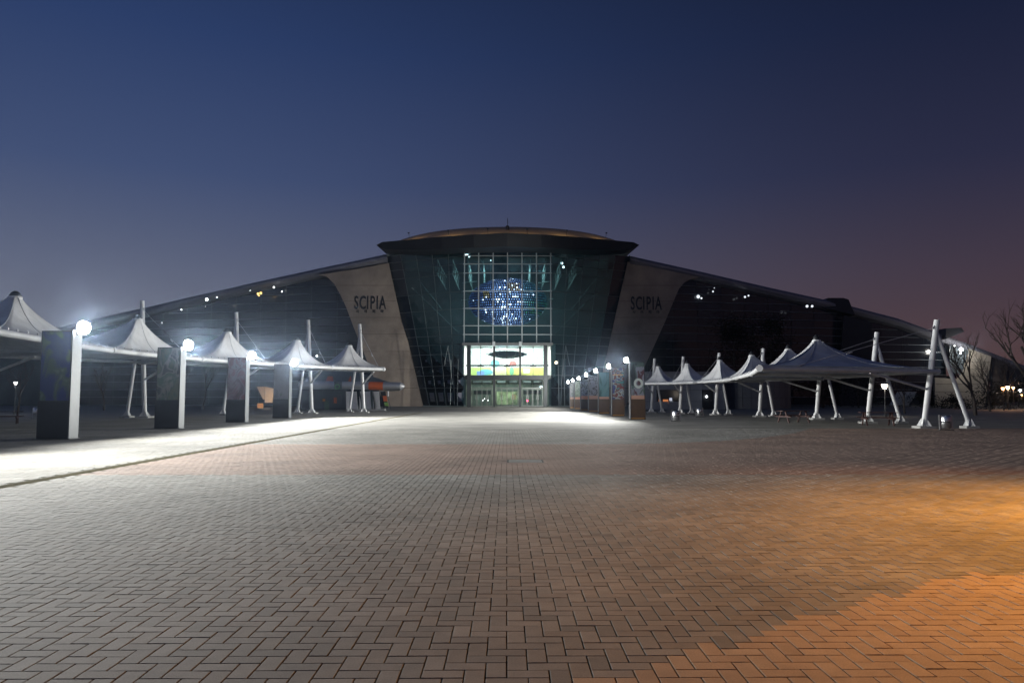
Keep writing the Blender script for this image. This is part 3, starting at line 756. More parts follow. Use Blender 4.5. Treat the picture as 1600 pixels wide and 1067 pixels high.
def totem(x, y, s, H, art, label, group, power=2900.0, col=(1.0, 1.0, .95), tilt=8, w=1.2, d=.55, spread=140, yaw=14):
    """s = +1: its lamp looks towards +X. Origin at the foot of the plaza-side edge"""
    t = empty('light_totem', (x, y, 0)); tag(t, label, 'light totem', group)
    xa, xb = (-w, -.045) if s > 0 else (.045, w)
    hb_ = H*.335
    bevel(MB().box((xa-.03, -.02, .012), (xb+(0 if s > 0 else .03), d+.02, hb_)).build('base', black_board if s > 0 else brown_board, t), .012)
    MB().box((xa, 0, hb_+.004), (xb, d, H-.12)).build('body', black_board, t)
    MB().box((xa+.035, -.022, hb_+.03), (xb-.035, -.003, H-.15)).build('picture', art, t)
    bevel(MB().box((min(0, -.04*s), -.045, .03), (max(0, -.04*s), d+.045, H-.1)).build('side_plate', side_alu if s > 0 else dark_plate, t), .008)
    MB().box((xa-.12, -.12, -.01), (xb+.12, d+.12, .008)).build('ground_plate', dark_metal, t)
    if s < 0: MB().box((xa+.02, -.035, .03), (xb-.05, -.0225, .13)).build('kick_plate', kick_m, t)
    else: MB().box((-.06, -.07, .01), (.06, d+.07, .028)).build('kick_plate', side_alu, t)
    # lamp: hood, back plate, shield below and a bulging lens
    hz = H-.02; h = MB(); cy = d/2
    h.box((min(.02*s, .06*s), cy-.12, hz-.25), (max(.02*s, .06*s), cy+.12, hz+.17))
    h.box((min(.0605*s, .54*s), cy-.24, hz-.25), (max(.0605*s, .54*s), cy+.24, hz-.225))
    ho = h.build('lamp_housing', dark_metal, t)
    le = MB(); r = .27; q = 1.0 if s > 0 else .72
    le.lathe([(.001, .27*s*q), (.10*q, .25*s*q), (.19*q, .19*s*q), (.25*q, .10*s*q), (r*q, 0), (.25*q, -.08*s*q), (.17*q, -.11*s*q)], (.18*s, cy, hz+.03), 20, 'x')
    le.build('lens', lens_m, ho)
    if True:
        l = bpy.data.lights.new('lamp', 'AREA'); l.shape = 'DISK'; l.size = .26; l.spread = R(spread); l.energy = power; l.color = col
        o = bpy.data.objects.new('lamp', l); COL.objects.link(o); o.parent = t
        o.location = (.47*s, cy, hz+.03); o.rotation_euler = Vector((s*math.cos(R(yaw))*math.cos(R(tilt)), -math.sin(R(yaw))*math.cos(R(tilt)), -math.sin(R(tilt)))).to_track_quat('-Z', 'Y').to_euler()
    return t
LX = -16.4
LG, RG = 'light totems along the left edge of the plaza', 'light totems along the right edge of the plaza'
for k, (y, a, lb) in enumerate(((28.6, 0, 'tallest light totem, dark blue print and dazzling lamp, by the left frame edge'),
        (38.1, 1, 'second light totem from the left, olive grey print and white side plate'),
        (47.7, 2, 'third light totem from the left, dusky rose print, beside a white mast'),
        (57.2, 3, 'smallest light totem of the left row, grey print, nearest the orange kiosk'))):
    totem(LX, y, 1, 4.19, art_mats[a], lb, LG, power=(1550, 1950, 2700, 3700)[k])
for y in (19.1,):      # the row goes on towards the camera, beside the frame; these light the near paving
    totem(LX, y, 1, 4.19, art_mats[3], 'light totem of the left row outside the picture, '+('one step before the tallest' if y > 15 else 'level with the camera'), LG, power=2300)
RH = [4.2, 4.17, 4.12, 4.02, 3.88, 3.84, 3.82]
RL = ['nearest light totem of the right row, print with a pale ring and peach foot', 'second light totem of the right row, striped blue red and teal print',
      'third light totem of the right row, tall teal print', 'fourth light totem of the right row, grey print with black flowers',
      'fifth light totem of the right row, bluish flower print over an orange foot', 'sixth light totem of the right row, green print, small and far',
      'farthest light totem of the right row, close to the hall entrance']
for k in range(7):
    tt = totem(8.75+(.012*k*k), 53.7+9.5*k, -1, RH[k], art_mats[4+k], RL[k], RG, power=2100 if k < 4 else 1250, w=1.05, tilt=24 if k < 4 else 3, spread=128 if k < 4 else 140, yaw=22 if k < 4 else -38)
    if k == 0:   # pale ring of the nearest print
        P = MB(); cx, cz = .60, 2.55
        vo = [(cx+.33*math.cos(a), -.026, cz+.36*math.sin(a)) for a in [i*math.pi/12 for i in range(24)]]
        vi = [(cx+.17*math.cos(a), -.026, cz+.19*math.sin(a)) for a in [i*math.pi/12 for i in range(24)]]
        P.add(vo+vi, [(i, 24+i, 24+(i+1) % 24, (i+1) % 24) for i in range(24)])
        P.build('picture_ring', mat('print_pale', (.50, .56, .54), .35), tt)
    if k == 1:
        MB().box((.10, -.028, 3.42), (1.0, -.0225, 3.48)).build('picture_stripe', mat('print_orange', (.75, .38, .12), .4), tt)

# ------------------------------------------------------------------ tensile canopies
def arc_pts(P, n=6):
    """smooth curve through the points"""
    P = [Vector(p) for p in P]; o = []
    for i in range(len(P)-1):
        p0, p1, p2, p3 = P[max(i-1, 0)], P[i], P[i+1], P[min(i+2, len(P)-1)]
        for k in range(n):
            t = k/n; o.append(.5*((2*p1)+(p2-p0)*t+(2*p0-5*p1+4*p2-p3)*t*t+(3*p1-p0-3*p2+p3)*t**3))
    o.append(P[-1]); return o
seam_m = mat('membrane_seam', (.50, .52, .54), .6)
def canopy(label, ip, op, cones, hb_, mast_h, rm, rb, outdirs, feet, skip_masts=(), skip_bays=()):
    c = empty('tensile_canopy', (ip[len(ip)//2][0], ip[len(ip)//2][1], 0)); tag(c, label, 'canopy', 'tensile canopies beside the plaza')
    off = -Vector(c.location)
    inner = arc_pts([(*p, hb_) for p in ip]); outer = arc_pts([(*p, hb_+.05) for p in op])
    def B(mb, name, m, par=None):
        o = mb.build(name, m, par or c)
        if par is None: o.location = off
        return o
    seg = 6
    for i in range(len(ip)-1):      # the edge beams come in lengths, joined by collars
        B(MB().tube(inner[i*seg:(i+1)*seg+1], rb, 14), 'edge_beam', white_paint)
        B(MB().tube(outer[i*seg:(i+1)*seg+1], rb*.8, 10), 'edge_beam', white_paint)
        p = inner[i*seg]; tdir = (inner[i*seg+1]-p).normalized()
        B(MB().tube([p-tdir*.09, p+tdir*.09], rb*1.32, 14), 'collar', white_paint)
    for i in range(len(op)):
        a, b = Vector((*ip[i], hb_)), Vector((*op[i], hb_))
        B(MB().tube([a, b], rb*.95, 12), 'rafter', white_paint)
        if i in skip_masts: continue
        m0 = Vector((*op[i], 0)); od = Vector((*outdirs[i], 0)).normalized(); fd = feet[i]
        f1 = m0-od*fd*.38; f2 = m0+od*fd*.62; topp = m0+Vector((0, 0, mast_h)); 
        leg = B(MB().tube([f1+Vector((0, 0, .18)), topp], rm, 14), 'mast', white_paint)
        cap = topp; d1 = (topp-f1).normalized()
        j = f1+(topp-f1)*.90
        B(MB().tube([f2+Vector((0, 0, .18)), j], rm*.74, 12), 'rear_leg', white_paint)
        for f, rr in ((f1, rm), (f2, rm*.8)):
            fm = MB(); fm.box((f.x-rr*3, f.y-rr*3, -.02), (f.x+rr*3, f.y+rr*3, .12))
            bevel(B(fm, 'footing', concrete), .02)
            gs = MB()
            for a_ in range(4):
                ca, sa = math.cos(a_*math.pi/2+.78), math.sin(a_*math.pi/2+.78)
                e = Vector((ca, sa, 0)); gs.prism([f+e*rr*.5+Vector((0, 0, .12)), f+e*rr*2.5+Vector((0, 0, .12)), f+e*rr*.9+Vector((0, 0, .5))], Vector((-sa, ca, 0))*.03)
            B(gs, 'gusset', white_paint)
        # strut below and cable above the rafter
        ln = (a-b).length
        s0 = f1+(topp-f1)*(hb_*.68/mast_h); s1 = b+(a-b)*min(.62, 2.6*hb_/4/ln+.25); B(MB().tube([s0, s1-Vector((0, 0, rb))], rb*.55, 8), 'strut', white_paint)
        k0 = f1+(topp-f1)*.93; k1 = b+(a-b)*.82
        B(MB().tube([k0, k1+Vector((0, 0, rb))], max(.016, rb*.14), 6), 'cable', cable_m)
        q = k0+(k1-k0)*.62; B(MB().tube([q, q+(k1-k0).normalized()*.35], max(.03, rb*.28), 6), 'turnbuckle', cable_m)
        ear = MB(); dd = (k1-k0); dd.z = 0; dd.normalize()
        ear.prism([k0+Vector((0, 0, .2)), k0+dd*rm*2.1-Vector((0, 0, .02)), k0-Vector((0, 0, .22))], Vector((-dd.y, dd.x, 0))*.03); B(ear, 'lug', white_paint)
    for i, (cx, cy, cz) in enumerate(cones):
        if i in skip_bays: continue
        q = inner[i*seg:(i+1)*seg+1]; o_ = outer[i*seg:(i+1)*seg+1]
        bd = [p+Vector((0, 0, rb*1.15)) for p in q]
        bd += [q[-1].lerp(o_[-1], t)+Vector((0, 0, rb*1.15)) for t in (.2, .4, .6, .8)]
        bd += [p+Vector((0, 0, rb*1.0)) for p in reversed(o_)]
        bd += [o_[0].lerp(q[0], t)+Vector((0, 0, rb*1.15)) for t in (.2, .4, .6, .8)]
        ctr = Vector((cx, cy, hb_)); n = len(bd); M = 16; rr = rm*1.75 if rm > .15 else rm*1.45
        # pull the boundary a touch inside and scallop it between the fixings
        vs, fs = [], []
        for k in range(M+1):
            t = k/M
            for w in range(n):
                e = bd[w]; dirv = Vector((e.x-cx, e.y-cy, 0)); ring = Vector((cx, cy, 0))+dirv.normalized()*rr
                s = 1-t; xy = ring.lerp(Vector((e.x, e.y, 0))-dirv.normalized()*.12, s**1.12)
                z = e.z+(cz-e.z)*(t**2.1*.80+t*.20)
                vs.append((xy.x, xy.y, z))
        for k in range(M):
            for w in range(n):
                w2 = (w+1) % n; fs.append((k*n+w, k*n+w2, (k+1)*n+w2, (k+1)*n+w))
        mo = B(MB().add(vs, fs, True), 'membrane', membrane_m)
        MB().lathe([(rr*1.05, -.10), (rr*1.12, -.06), (rr*1.12, .04), (rr*.98, .07)], (cx, cy, cz), 20).build('cone_ring', white_paint, mo)
        MB().lathe([(rr*.9, .05), (rr*.95, .10), (rr*.7, .24), (rr*.3, .34), (.001, .36)], (cx, cy, cz), 16).build('vent_cap', dark_metal, mo)
        for w in range(0, n, 3):      # welded seams from the edge up to the ring
            MB().tube([Vector(vs[k*n+w])+Vector((0, 0, .012)) for k in range(M+1)], .018 if rm > .15 else .013, 4, caps=False).build('seam', seam_m, mo)
        lace = MB()        # lacing eyelets along the plaza-side edge
        for k in range(len(q)-1):
            for h_ in (.25, .75):
                p = q[k].lerp(q[k+1], h_); p2 = Vector((cx, cy, p.z)); dv_ = (p2-p).normalized()
                lace.box((p.x-.03+dv_.x*.06, p.y-.03+dv_.y*.06, p.z+rb*.8), (p.x+.03+dv_.x*.06, p.y+.03+dv_.y*.06, p.z+rb*1.6))
        lo_ = lace.build('lacing', cable_m, mo)
    return c
ipL = [(-11.8, 72.4), (-15.9, 68.5), (-18.9, 62), (-21.6, 53.5), (-22.7, 43.5), (-21, 31)]
opL = [(-15.2, 77.7), (-19.4, 73.5), (-24.1, 67), (-28.6, 59), (-34.5, 49.5), (-37, 38)]
cnL = [(-15.4, 73.6, 6.55), (-18.9, 67.9, 6.62), (-22.1, 59.6, 6.65), (-24.3, 49.6, 6.65), (-25.2, 38.6, 6.65)]
canopy('white tensile canopy row of peaked tents on the left, behind the bright light totems', ipL, opL, cnL, 4.25, 9.1, .17, .16,
       [(-.8, .35)]*6, [1.75, 1.7, 1.9, 1.9, 2.2, 2.2])
ipR = [(11.4, 34), (13.6, 42), (15.5, 51), (16.7, 58.5), (16.3, 65.5), (15, 70), (12.9, 72.2)]
opR = [(22, 38.3), (22.5, 45.6), (22.5, 53.6), (20.8, 61), (18.9, 67), (17.1, 73), (15.1, 77)]
cnR = [(16.9, 41, 4.62), (18.7, 50, 4.70), (18.3, 56.3, 4.65), (17.8, 63, 4.62), (16.6, 69.4, 4.60), (14.8, 73.8, 4.52)]
canopy('white tensile canopy of peaked tents on the right, with a tall A-frame mast', ipR, opR, cnR, 2.86, 5.5, .14, .115,
       [(1, .0), (.95, .1), (.8, .3), (.65, .4), (.6, .4), (.6, .4), (.6, .4)], [2.3, 2.1, 1.9, 1.7, 1.7, 1.6, 1.5])

# ------------------------------------------------------------------ kiosk with the silver tube rim
YK = 90.0
k = empty('kiosk', onz(560, 641.5)); tag(k, 'round-edged kiosk with silver tube rim, orange band and white panels behind the left canopies', 'kiosk')
ko = -Vector(k.location)
def kb(mb, name, m): o = mb.build(name, m, k); o.location = ko; return o
silver = mat('silver_tube', (.55, .56, .58), .4, .5); orange = mat('orange_band', (.80, .16, .04), .4)
def kt(px, py, dy=0): return at(px, py, YK+dy)
r_ = .47
kb(MB().tube([kt(468, 601), kt(576.5, 602.6)], r_, 20), 'rim_tube', silver)
kb(MB().tube([kt(576.6, 602.6), kt(599, 603)], r_+.015, 20), 'rim_band', orange)
endp = kt(626, 603.4); s0 = kt(599.1, 603)
kb(MB().tube([s0, endp], r_, 20, caps=False).tube([endp, endp+Vector((.18, 0, 0)), endp+Vector((.34, 0, 0)), endp+Vector((.44, 0, 0))], r_, 20, r2=.15), 'rim_tube', silver)
kb(MB().tube([endp+Vector((-.2, .3, 0)), endp+Vector((-1.2, 7, 0)), endp+Vector((-3.4, 11, 0))], r_, 16), 'rim_tube', silver)
rf = MB(); ap = kt(548, 578, 6); e0, e1 = kt(466, 599), kt(622, 601); b0, b1 = kt(466, 596, 12), kt(606, 598, 12)
rf.add([e0, e1, b1, b0, ap, kt(500, 578, 6)], [(0, 1, 4, 5), (1, 2, 4), (2, 3, 5, 4), (3, 0, 5)]); kb(rf, 'roof', mat('kiosk_roof_grey', (.20, .22, .20), .6, noise=.15))
for a, b in ((508, 521), (543, 549)):
    q = MB(); q.prism([kt(a, 598.6, -.03), kt(b, 598.6, -.03), kt(b-1, 588, 2.15), kt(a+4, 588, 2.15)], (0, -.03, .02)); kb(q, 'roof_stripe', orange)
for a, b in ((541, 559), (562, 580), (583, 594)):
    kb(MB().prism([kt(a, 639), kt(b, 639), kt(b-2, 611.5), kt(a-.5, 611.5)], (0, .12, 0)), 'wall_panel', mat('kiosk_white', (.80, .80, .80), .5, noise=.1))
for x in (561, 581):
    kb(MB().tube([kt(x+.5, 611, -.3), kt(x+3, 622, -.3), kt(x+4.5, 632, -.3), kt(x+5, 640, -.3)], .11, 8), 'curved_leg', dark_metal)
kb(MB().prism([kt(470, 640, 1), kt(541, 640, 1), kt(541, 610, 1), kt(470, 610, 1)], (0, .1, 0)), 'wall_panel', mat('kiosk_dark', (.03, .032, .04), .4))
for a, b, c, d, col in ((504, 508, 623, 627, (.7, .25, .06)), (521.5, 526, 621, 630, (.75, .17, .06)), (527, 533, 616, 632, (.06, .05, .06)), (507, 514, 626, 640, (.06, .10, .06))):
    kb(MB().prism([kt(a, d, .9), kt(b, d, .9), kt(b, c, .9), kt(a, c, .9)], (0, .06, 0)), 'shutter_poster', mat('kp_%d_%d' % (a, c), col, .5))
kb(MB().prism([kt(522, 607.5, -.6), kt(534, 607.5, -.6), kt(534, 596, -.6), kt(522, 596, -.6)], (0, .1, 0)), 'sign', mat('kiosk_sign', (.03, .04, .05), .4))
gl = MB(); gc_ = kt(527, 604, -.66); gl.lathe([(.30, 0), (.22, 0)], (0, 0, 0), 18); o = kb(gl, 'sign_mark', mat('kiosk_green', (.10, .40, .10), .4)); o.location = gc_+ko; o.rotation_euler.x = R(90)
mb = MB(); mb.prism([kt(599, 637, -.5), kt(607, 637, -.5), kt(602, 611, -.5), kt(594, 611, -.5)], (0, .08, 0)); kb(mb, 'leaning_board', dark_metal)
for c, d, col in ((618.5, 627, (.70, .16, .06)), (628.5, 634, (.22, .42, .10))):
    f_ = (c-611)/26*5
    kb(MB().prism([kt(598+f_, d, -.56), kt(604+f_, d, -.56), kt(602.5+f_, c, -.56), kt(596.5+f_, c, -.56)], (0, .03, 0)), 'board_picture', mat('kb_%d' % c, col, .5))
kb(MB().tube([kt(606, 611, -.2), kt(606.5, 619, -.2)], .09, 8), 'lantern', mat('kiosk_lantern', (.8, .8, .8), .4))
kb(MB().tube([kt(606, 619, -.2), kt(610.5, 639, -.2)], .03, 6), 'lantern_rod', dark_metal)
kb(MB().prism([kt(541, 642.5, -.8), kt(602, 642.5, -.8), kt(600, 639, -.8), kt(541, 639, -.8)], (0, 1.2, 0)), 'plinth', concrete)

# ------------------------------------------------------------------ low grey annex behind the right canopies
YA = 100.0
an = empty('annex_building', (at(1080, 600, YA).x, YA, 0)); tag(an, 'low grey panelled annex with reflecting window and dark door behind the right canopies', 'building')
ao = -Vector(an.location)
def ab(mb, name, m, par=None):
    o = mb.build(name, m, par or an)
    if par is None: o.location = ao
    return o
cl = mat('annex_panel', (.30, .32, .34), .55, .1, noise=.12, nscale=.6)
xL, xR = at(1008, 600, YA).x, at(1132, 600, YA).x; hA = 4.75
nn = 7
xs = [lerp(xL, xR, i/nn) for i in range(nn+1)]
wd_ = {1: 'window', 5: 'door'}
for i in range(nn):
    for (z0, z1) in ((0, 1.02), (1.05, 2.55), (2.58, 3.65), (3.68, hA)):
        if i in (1, 2) and z0 == 1.05: continue
        if i == 5 and z0 < 2: continue
        ab(MB().box((xs[i]+.015, YA, z0), (xs[i+1]-.015, YA+.12, z1)), 'wall_panel', cl)
ab(MB().box((xL, YA+.13, 0), (xR, YA+8, hA-.05)), 'wall', mat('annex_core', (.05, .05, .055), .7))
ab(MB().box((xL-.2, YA-.25, hA+.01), (xR+.2, YA+8.2, hA+.22)), 'roof', roof_metal)
wo = ab(MB().box((xs[1]+.05, YA+.04, 1.08), (xs[3]-.05, YA+.10, 2.52)), 'window', wing_glass)
for (a, b, c, d, col, e) in ((1036, 1044, 624, 631, (1, .35, .12), .45), (1046, 1050, 621.5, 626, (.8, .85, 1), .6), (1029, 1032, 624, 630, (1, .4, .2), .22), (1047, 1052, 627, 631.5, (.8, .9, 1), .5)):
    p0, p1 = at(a, d, YA+.02), at(b, c, YA+.02)
    ab(MB().box((p0.x, YA+.005, p0.z), (p1.x, YA+.035, p1.z)), 'window_reflection', mat('reflection_glow_%d' % a, col, .5, emit=col, estr=e), None)  # reflections in the window, built as glowing slips before the pane
do = ab(MB().box((xs[5]+.1, YA+.02, 0), (xs[6]-.1, YA+.10, 2.5)), 'door', dark_metal)
dh = at(1100, 628, YA); MB().box((xs[6]-.35, YA-.04, 1.0), (xs[6]-.28, YA+.018, 1.3)).build('handle', side_alu, do)
bulb_ = MB().lathe([(.001, .16), (.14, .08), (.16, 0), (.14, -.08), (.001, -.16)], at(1104, 619.5, YA-.2), 10); ab(bulb_, 'wall_lamp', mat('annex_lamp', (.9, .9, .9), .3, emit=(.9, .95, 1), estr=6))
# drum-shaped wall to the right of the annex
dc = Vector((at(1170, 600, 106).x, 108, 0)); n = 18
pd = MB()
dr_o = empty('drum_building', dc); tag(dr_o, 'dark drum-shaped low building beside the grey annex, mostly hidden by canopies', 'building')
rD = 6.2
for i in range(n):
    a0, a1 = math.pi+math.pi*(i+.02)/n, math.pi+math.pi*(i+.98)/n
    for z0, z1 in ((0, 1.5), (1.53, 3.0), (3.03, 4.5)):
        p = MB(); q = [(rD*math.cos(a), rD*math.sin(a)) for a in (a0, a1)]
        p.prism([(q[0][0], q[0][1], z0), (q[1][0], q[1][1], z0), (q[1][0], q[1][1], z1), (q[0][0], q[0][1], z1)], (-math.cos((a0+a1)/2)*.1, -math.sin((a0+a1)/2)*.1, 0))
        p.build('wall_panel', mat('drum_panel', (.12, .13, .15), .55, noise=.15), dr_o)
MB().lathe([(.001, 4.75), (rD+.2, 4.65), (rD+.2, 4.51), (rD-.3, 4.51)], (0, 0, 0), 36).build('roof', roof_under, dr_o)
MB().lathe([(rD-.2, 0), (rD-.2, 4.5)], (0, 0, 0), 36).build('wall', mat('annex_core', (.05, .05, .055)), dr_o)

# roof plant and the dark return wall where the right wing steps
def hq(P, Y, d, name, m): hb(MB().prism([at(a, b, Y) for a, b in P], (0, d, 0)), name, m)
hq([(1284, 480), (1336, 492), (1326, 468), (1318, 465.5), (1294, 465.5)], 138.6, 6, 'roof_plant', roof_under)
hq([(1310, 641), (1362, 641), (1362, 504), (1318, 492)], 138.9, .4, 'return_wall', mat('return_wall', (.03, .03, .034), .7))
hq([(1478, 530), (1507, 518), (1502, 512), (1478, 513)], 141.5, 5, 'roof_slab', roof_under)
# ------------------------------------------------------------------ far right end of the hall
re_ = empty('end_pavilion', at(1510, 600, 143.2)); tag(re_, 'floodlit beige end wall of the far right wing, under the falling roof', 'building')
ro = -Vector(re_.location)
def rb_(mb, name, m): o = mb.build(name, m, re_); o.location = ro; return o
pale = mat('pale_end_wall', (.42, .37, .30), .75, noise=.2, nscale=.4)
YP = 142.9
poly = [(1461, 637), (1461, 590), (1497, 592), (1507, 576), (1515, 545), (1532, 551), (1549, 557), (1538.5, 637)]
rb_(MB().prism([at(a, b, YP) for a, b in (poly[0], poly[7], poly[6], poly[5], poly[4], poly[3], poly[2], poly[1])], (0, .5, 0)), 'wall', pale)
for y in (566, 577, 588, 600, 612, 624):
    x0 = 1511 if y < 592 else 1462
    x1 = 1549-(y-557)*.13; a, b = at(x0 if y > 570 else 1512, y, YP-.02), at(x1-.6, y, YP-.02)
    rb_(MB().box((a.x, YP-.02, a.z-.03), (b.x, YP-.002, a.z+.03)), 'panel_joint', jm)
rb_(MB().prism([at(1549.5, 637, 143.5), at(1566, 637, 143.5), at(1575, 569, 143.5), at(1549.5, 558, 143.5)], (0, .5, 0)), 'wall', mat('end_dark', (.05, .045, .045), .7))
for i in range(4):
    for j in range(5):
        x0, x1 = 1484+i*7.4, 1484+i*7.4+6.8; y0 = 540+i*2.2+j*8.5
        if x1 > 1514-(y0-545)*.2: x1 = 1512-(y0-545)*.22
        if x1 < x0+2: continue
        rb_(MB().prism([at(x0, y0+7.6, 143.0), at(x1, y0+7.6, 143.0), at(x1, y0, 143.0), at(x0, y0, 143.0)], (0, .05, 0)), 'pane', mat('end_glass', (.10, .12, .13), .15))
for px, py, r in ((1502, 546, .42), (1491, 541, .2), (1500, 552, .18)):
    b = MB().lathe([(.001, r), (.7*r, .7*r), (r, 0), (.7*r, -.7*r), (.001, -r)], at(px, py, 142.2), 10); rb_(b, 'floodlight', spotm)
pl = bpy.data.lights.new('flood', 'POINT'); pl.energy = 900; pl.color = (1, .97, .90); pl.shadow_soft_size = .3
po = bpy.data.objects.new('flood', pl); COL.objects.link(po); po.location = at(1512, 545, 139.8); 
# slanting pale screen lit behind the canopy
sc_ = MB().prism([at(1391, 633, 120), at(1420, 633, 120), at(1434, 612, 120), at(1404, 612, 120)], (0, .4, 0)).build('lit_panel_wall', mat('pale_screen', (.55, .58, .58), .6, noise=.15, nscale=.5))
tag(sc_, 'slanting pale wall panel seen low between the right canopy legs', 'wall')
s2 = empty('angled_wall', at(420, 632, 112)); tag(s2, 'leaning beige wall panels lit warm, seen low behind the left canopies', 'wall')
for P in ([(401, 604), (413, 604), (413, 624), (411, 624)], [(414, 604), (428, 607), (425, 629), (413.6, 629)]):
    o = MB().prism([at(a, b, 112) for a, b in reversed(P)], (0, .3, 0)).build('wall_panel', mat('warm_panel', (.60, .46, .33), .7, noise=.12), s2); o.location = -Vector(s2.location)
o = MB().prism([at(431, 623, 112), at(435, 623, 112), at(435, 606, 112), at(431, 606, 112)], (0, .1, 0)).build('lit_window', mat('lit_win', (.9, .7, .4), .5, emit=(1, .72, .38), estr=.8), s2); o.location = -Vector(s2.location)
o = MB().prism([at(402, 640, 111.5), at(411, 640, 111.5), at(411, 630, 111.5), at(402, 630, 111.5)], (0, .1, 0)).build('lit_board', mat('lit_brd', (.6, .3, .12), .5, emit=(1, .45, .16), estr=.15), s2); o.location = -Vector(s2.location)
l2 = bpy.data.lights.new('panel_lamp', 'POINT'); l2.energy = 110; l2.color = (1, .78, .55); l2.shadow_soft_size = .2
lo2 = bpy.data.objects.new('panel_lamp', l2); COL.objects.link(lo2); lo2.location = at(420, 622, 110); lo2.parent = s2; lo2.matrix_parent_inverse = Matrix.Translation(-Vector(s2.location))

# ------------------------------------------------------------------ street lamps
def street_lamp(px, py_head, Y, col, strength, power, label, arm=0.0, r=.16):
    h = at(px, py_head, Y); t = empty('street_lamp', (h.x, Y, 0)); tag(t, label, 'street lamp', 'street lamps beyond the plaza')
    MB().tube([(0, 0, 0), (0, 0, h.z-.25)], .06, 8, r2=.04).build('post', dark_metal, t)
    MB().lathe([(.10, 0), (.10, .25), (.065, .3)], (0, 0, 0), 12).build('post_base', dark_metal, t)
    MB().lathe([(.001, -r*1.3), (r*.6, -r*1.1), (r, 0), (r*1.15, r*.5), (.001, r*.55)], (0, 0, h.z), 14).build('lantern', mat('street_%.2f_%.1f' % (col[1], strength), col, .4, emit=col, estr=strength), t)
    MB().lathe([(r*1.25, r*.56), (r*1.1, r*.8), (.001, r*1.1)], (0, 0, h.z), 14).build('lantern_cap', dark_metal, t)
    if power:
        l = bpy.data.lights.new('bulb', 'POINT'); l.energy = power; l.color = col; l.shadow_soft_size = .25
        o = bpy.data.objects.new('bulb', l); COL.objects.link(o); o.parent = t; o.location = (0, -.1, h.z-r*1.6)
    return t
street_lamp(1382, 602.5, 62, (1, .85, .68), 7, 60, 'small lit street lamp with funnel head, standing between the right canopy legs', r=.22)
street_lamp(1567, 606.5, 92, (1, .46, .18), 9, 130, 'orange street lamp farthest left of the cluster at the right frame edge', r=0.17)
street_lamp(1574.5, 605, 95, (1, .62, .40), 10, 130, 'brightest warm street lamp of the cluster at the right frame edge', r=0.20)
street_lamp(1583, 605.5, 98, (1, .50, .22), 9, 130, 'orange street lamp third in the cluster at the right frame edge', r=0.15)
street_lamp(1594, 609.5, 104, (.95, .95, 1), 9, 80, 'white street lamp at the right frame edge', r=0.15)
street_lamp(1596, 617, 108, (1, .50, .18), 8, 60, 'lowest orange street lamp at the right frame edge', r=0.13)
street_lamp(24.5, 598, 70, (1, .96, .92), 7, 40, 'small white street lamp far behind the left canopy, beside the first totem', r=.13)
# the sodium road lamp that stands beside the frame and washes the near paving orange
sl = empty('road_lamp', (11.7, 8.5, 0)); tag(sl, 'tall sodium road lamp standing just outside the right frame edge', 'street lamp')
MB().tube([(0, 0, 0), (0, 0, 5.0), (-.3, -.1, 5.5), (-1.0, -.3, 5.8)], .09, 10, r2=.05).build('post', side_alu, sl)
MB().lathe([(.16, 0), (.16, .5), (.1, .56)], (0, 0, 0), 14).build('post_base', side_alu, sl)
hd = MB().box((-1.7, -.48, 5.72), (-.95, -.14, 5.86)).build('lamp_head', dark_metal, sl); bevel(hd, .03)
MB().box((-1.65, -.43, 5.695), (-1.05, -.19, 5.716)).build('lens', mat('sodium_lens', (.9, .6, .2), .4, emit=(1, .45, .08), estr=14), hd)
so = bpy.data.lights.new('sodium_lamp', 'SPOT'); so.energy = 7800; so.color = (1, .38, .03); so.spot_size = R(138); so.spot_blend = .7; so.shadow_soft_size = .15
soo = bpy.data.objects.new('sodium_lamp', so); COL.objects.link(soo); soo.parent = sl; soo.location = (-1.35, -.31, 5.65); soo.rotation_euler = (R(-6), R(8), 0)

# ------------------------------------------------------------------ bins, picnic tables
steel = mat('bin_stainless', (.62, .63, .65), .22, .9)
def bin_(px, pyb, label, s=1.0):
    p = onz(px, pyb); b = empty('litter_bin', p, rng.uniform(-.15, .15)); tag(b, label, 'litter bin', 'steel litter bins')
    m = MB()
    m.lathe([(.21*s, .09*s), (.23*s, .11*s), (.23*s, .36*s)], (0, 0, 0), 20).build('bucket', steel, b)
    MB().lathe([(.232*s, .40*s), (.232*s, .62*s), (.20*s, .70*s), (.12*s, .71*s)], (0, 0, 0), 20).build('hood', steel, b)
    MB().lathe([(.20*s, .34*s), (.20*s, .43*s)], (0, 0, 0), 20).build('neck', dark_metal, b)
    for sx in (-1, 1):
        MB().box((sx*.27*s-.03*s, -.05*s, 0), (sx*.27*s+.03*s, .05*s, .72*s)).build('post', steel, b)
    MB().box((-.32*s, -.12*s, 0), (.32*s, .12*s, .03)).build('foot_plate', dark_metal, b)
bin_(1478, 672, 'steel litter bin between the feet of the tall near mast')
bin_(1056, 658.5, 'steel litter bin nearest the light totems, in front of the annex', 1.0)
bin_(1093, 651.5, 'small steel litter bin in front of the annex door', 1.0)
bin_(58, 654, 'steel litter bin on the left, beside the tallest light totem', 1.15)
wood = mat('red_brown_timber', (.055, .022, .020), .6, noise=.25, nscale=5)
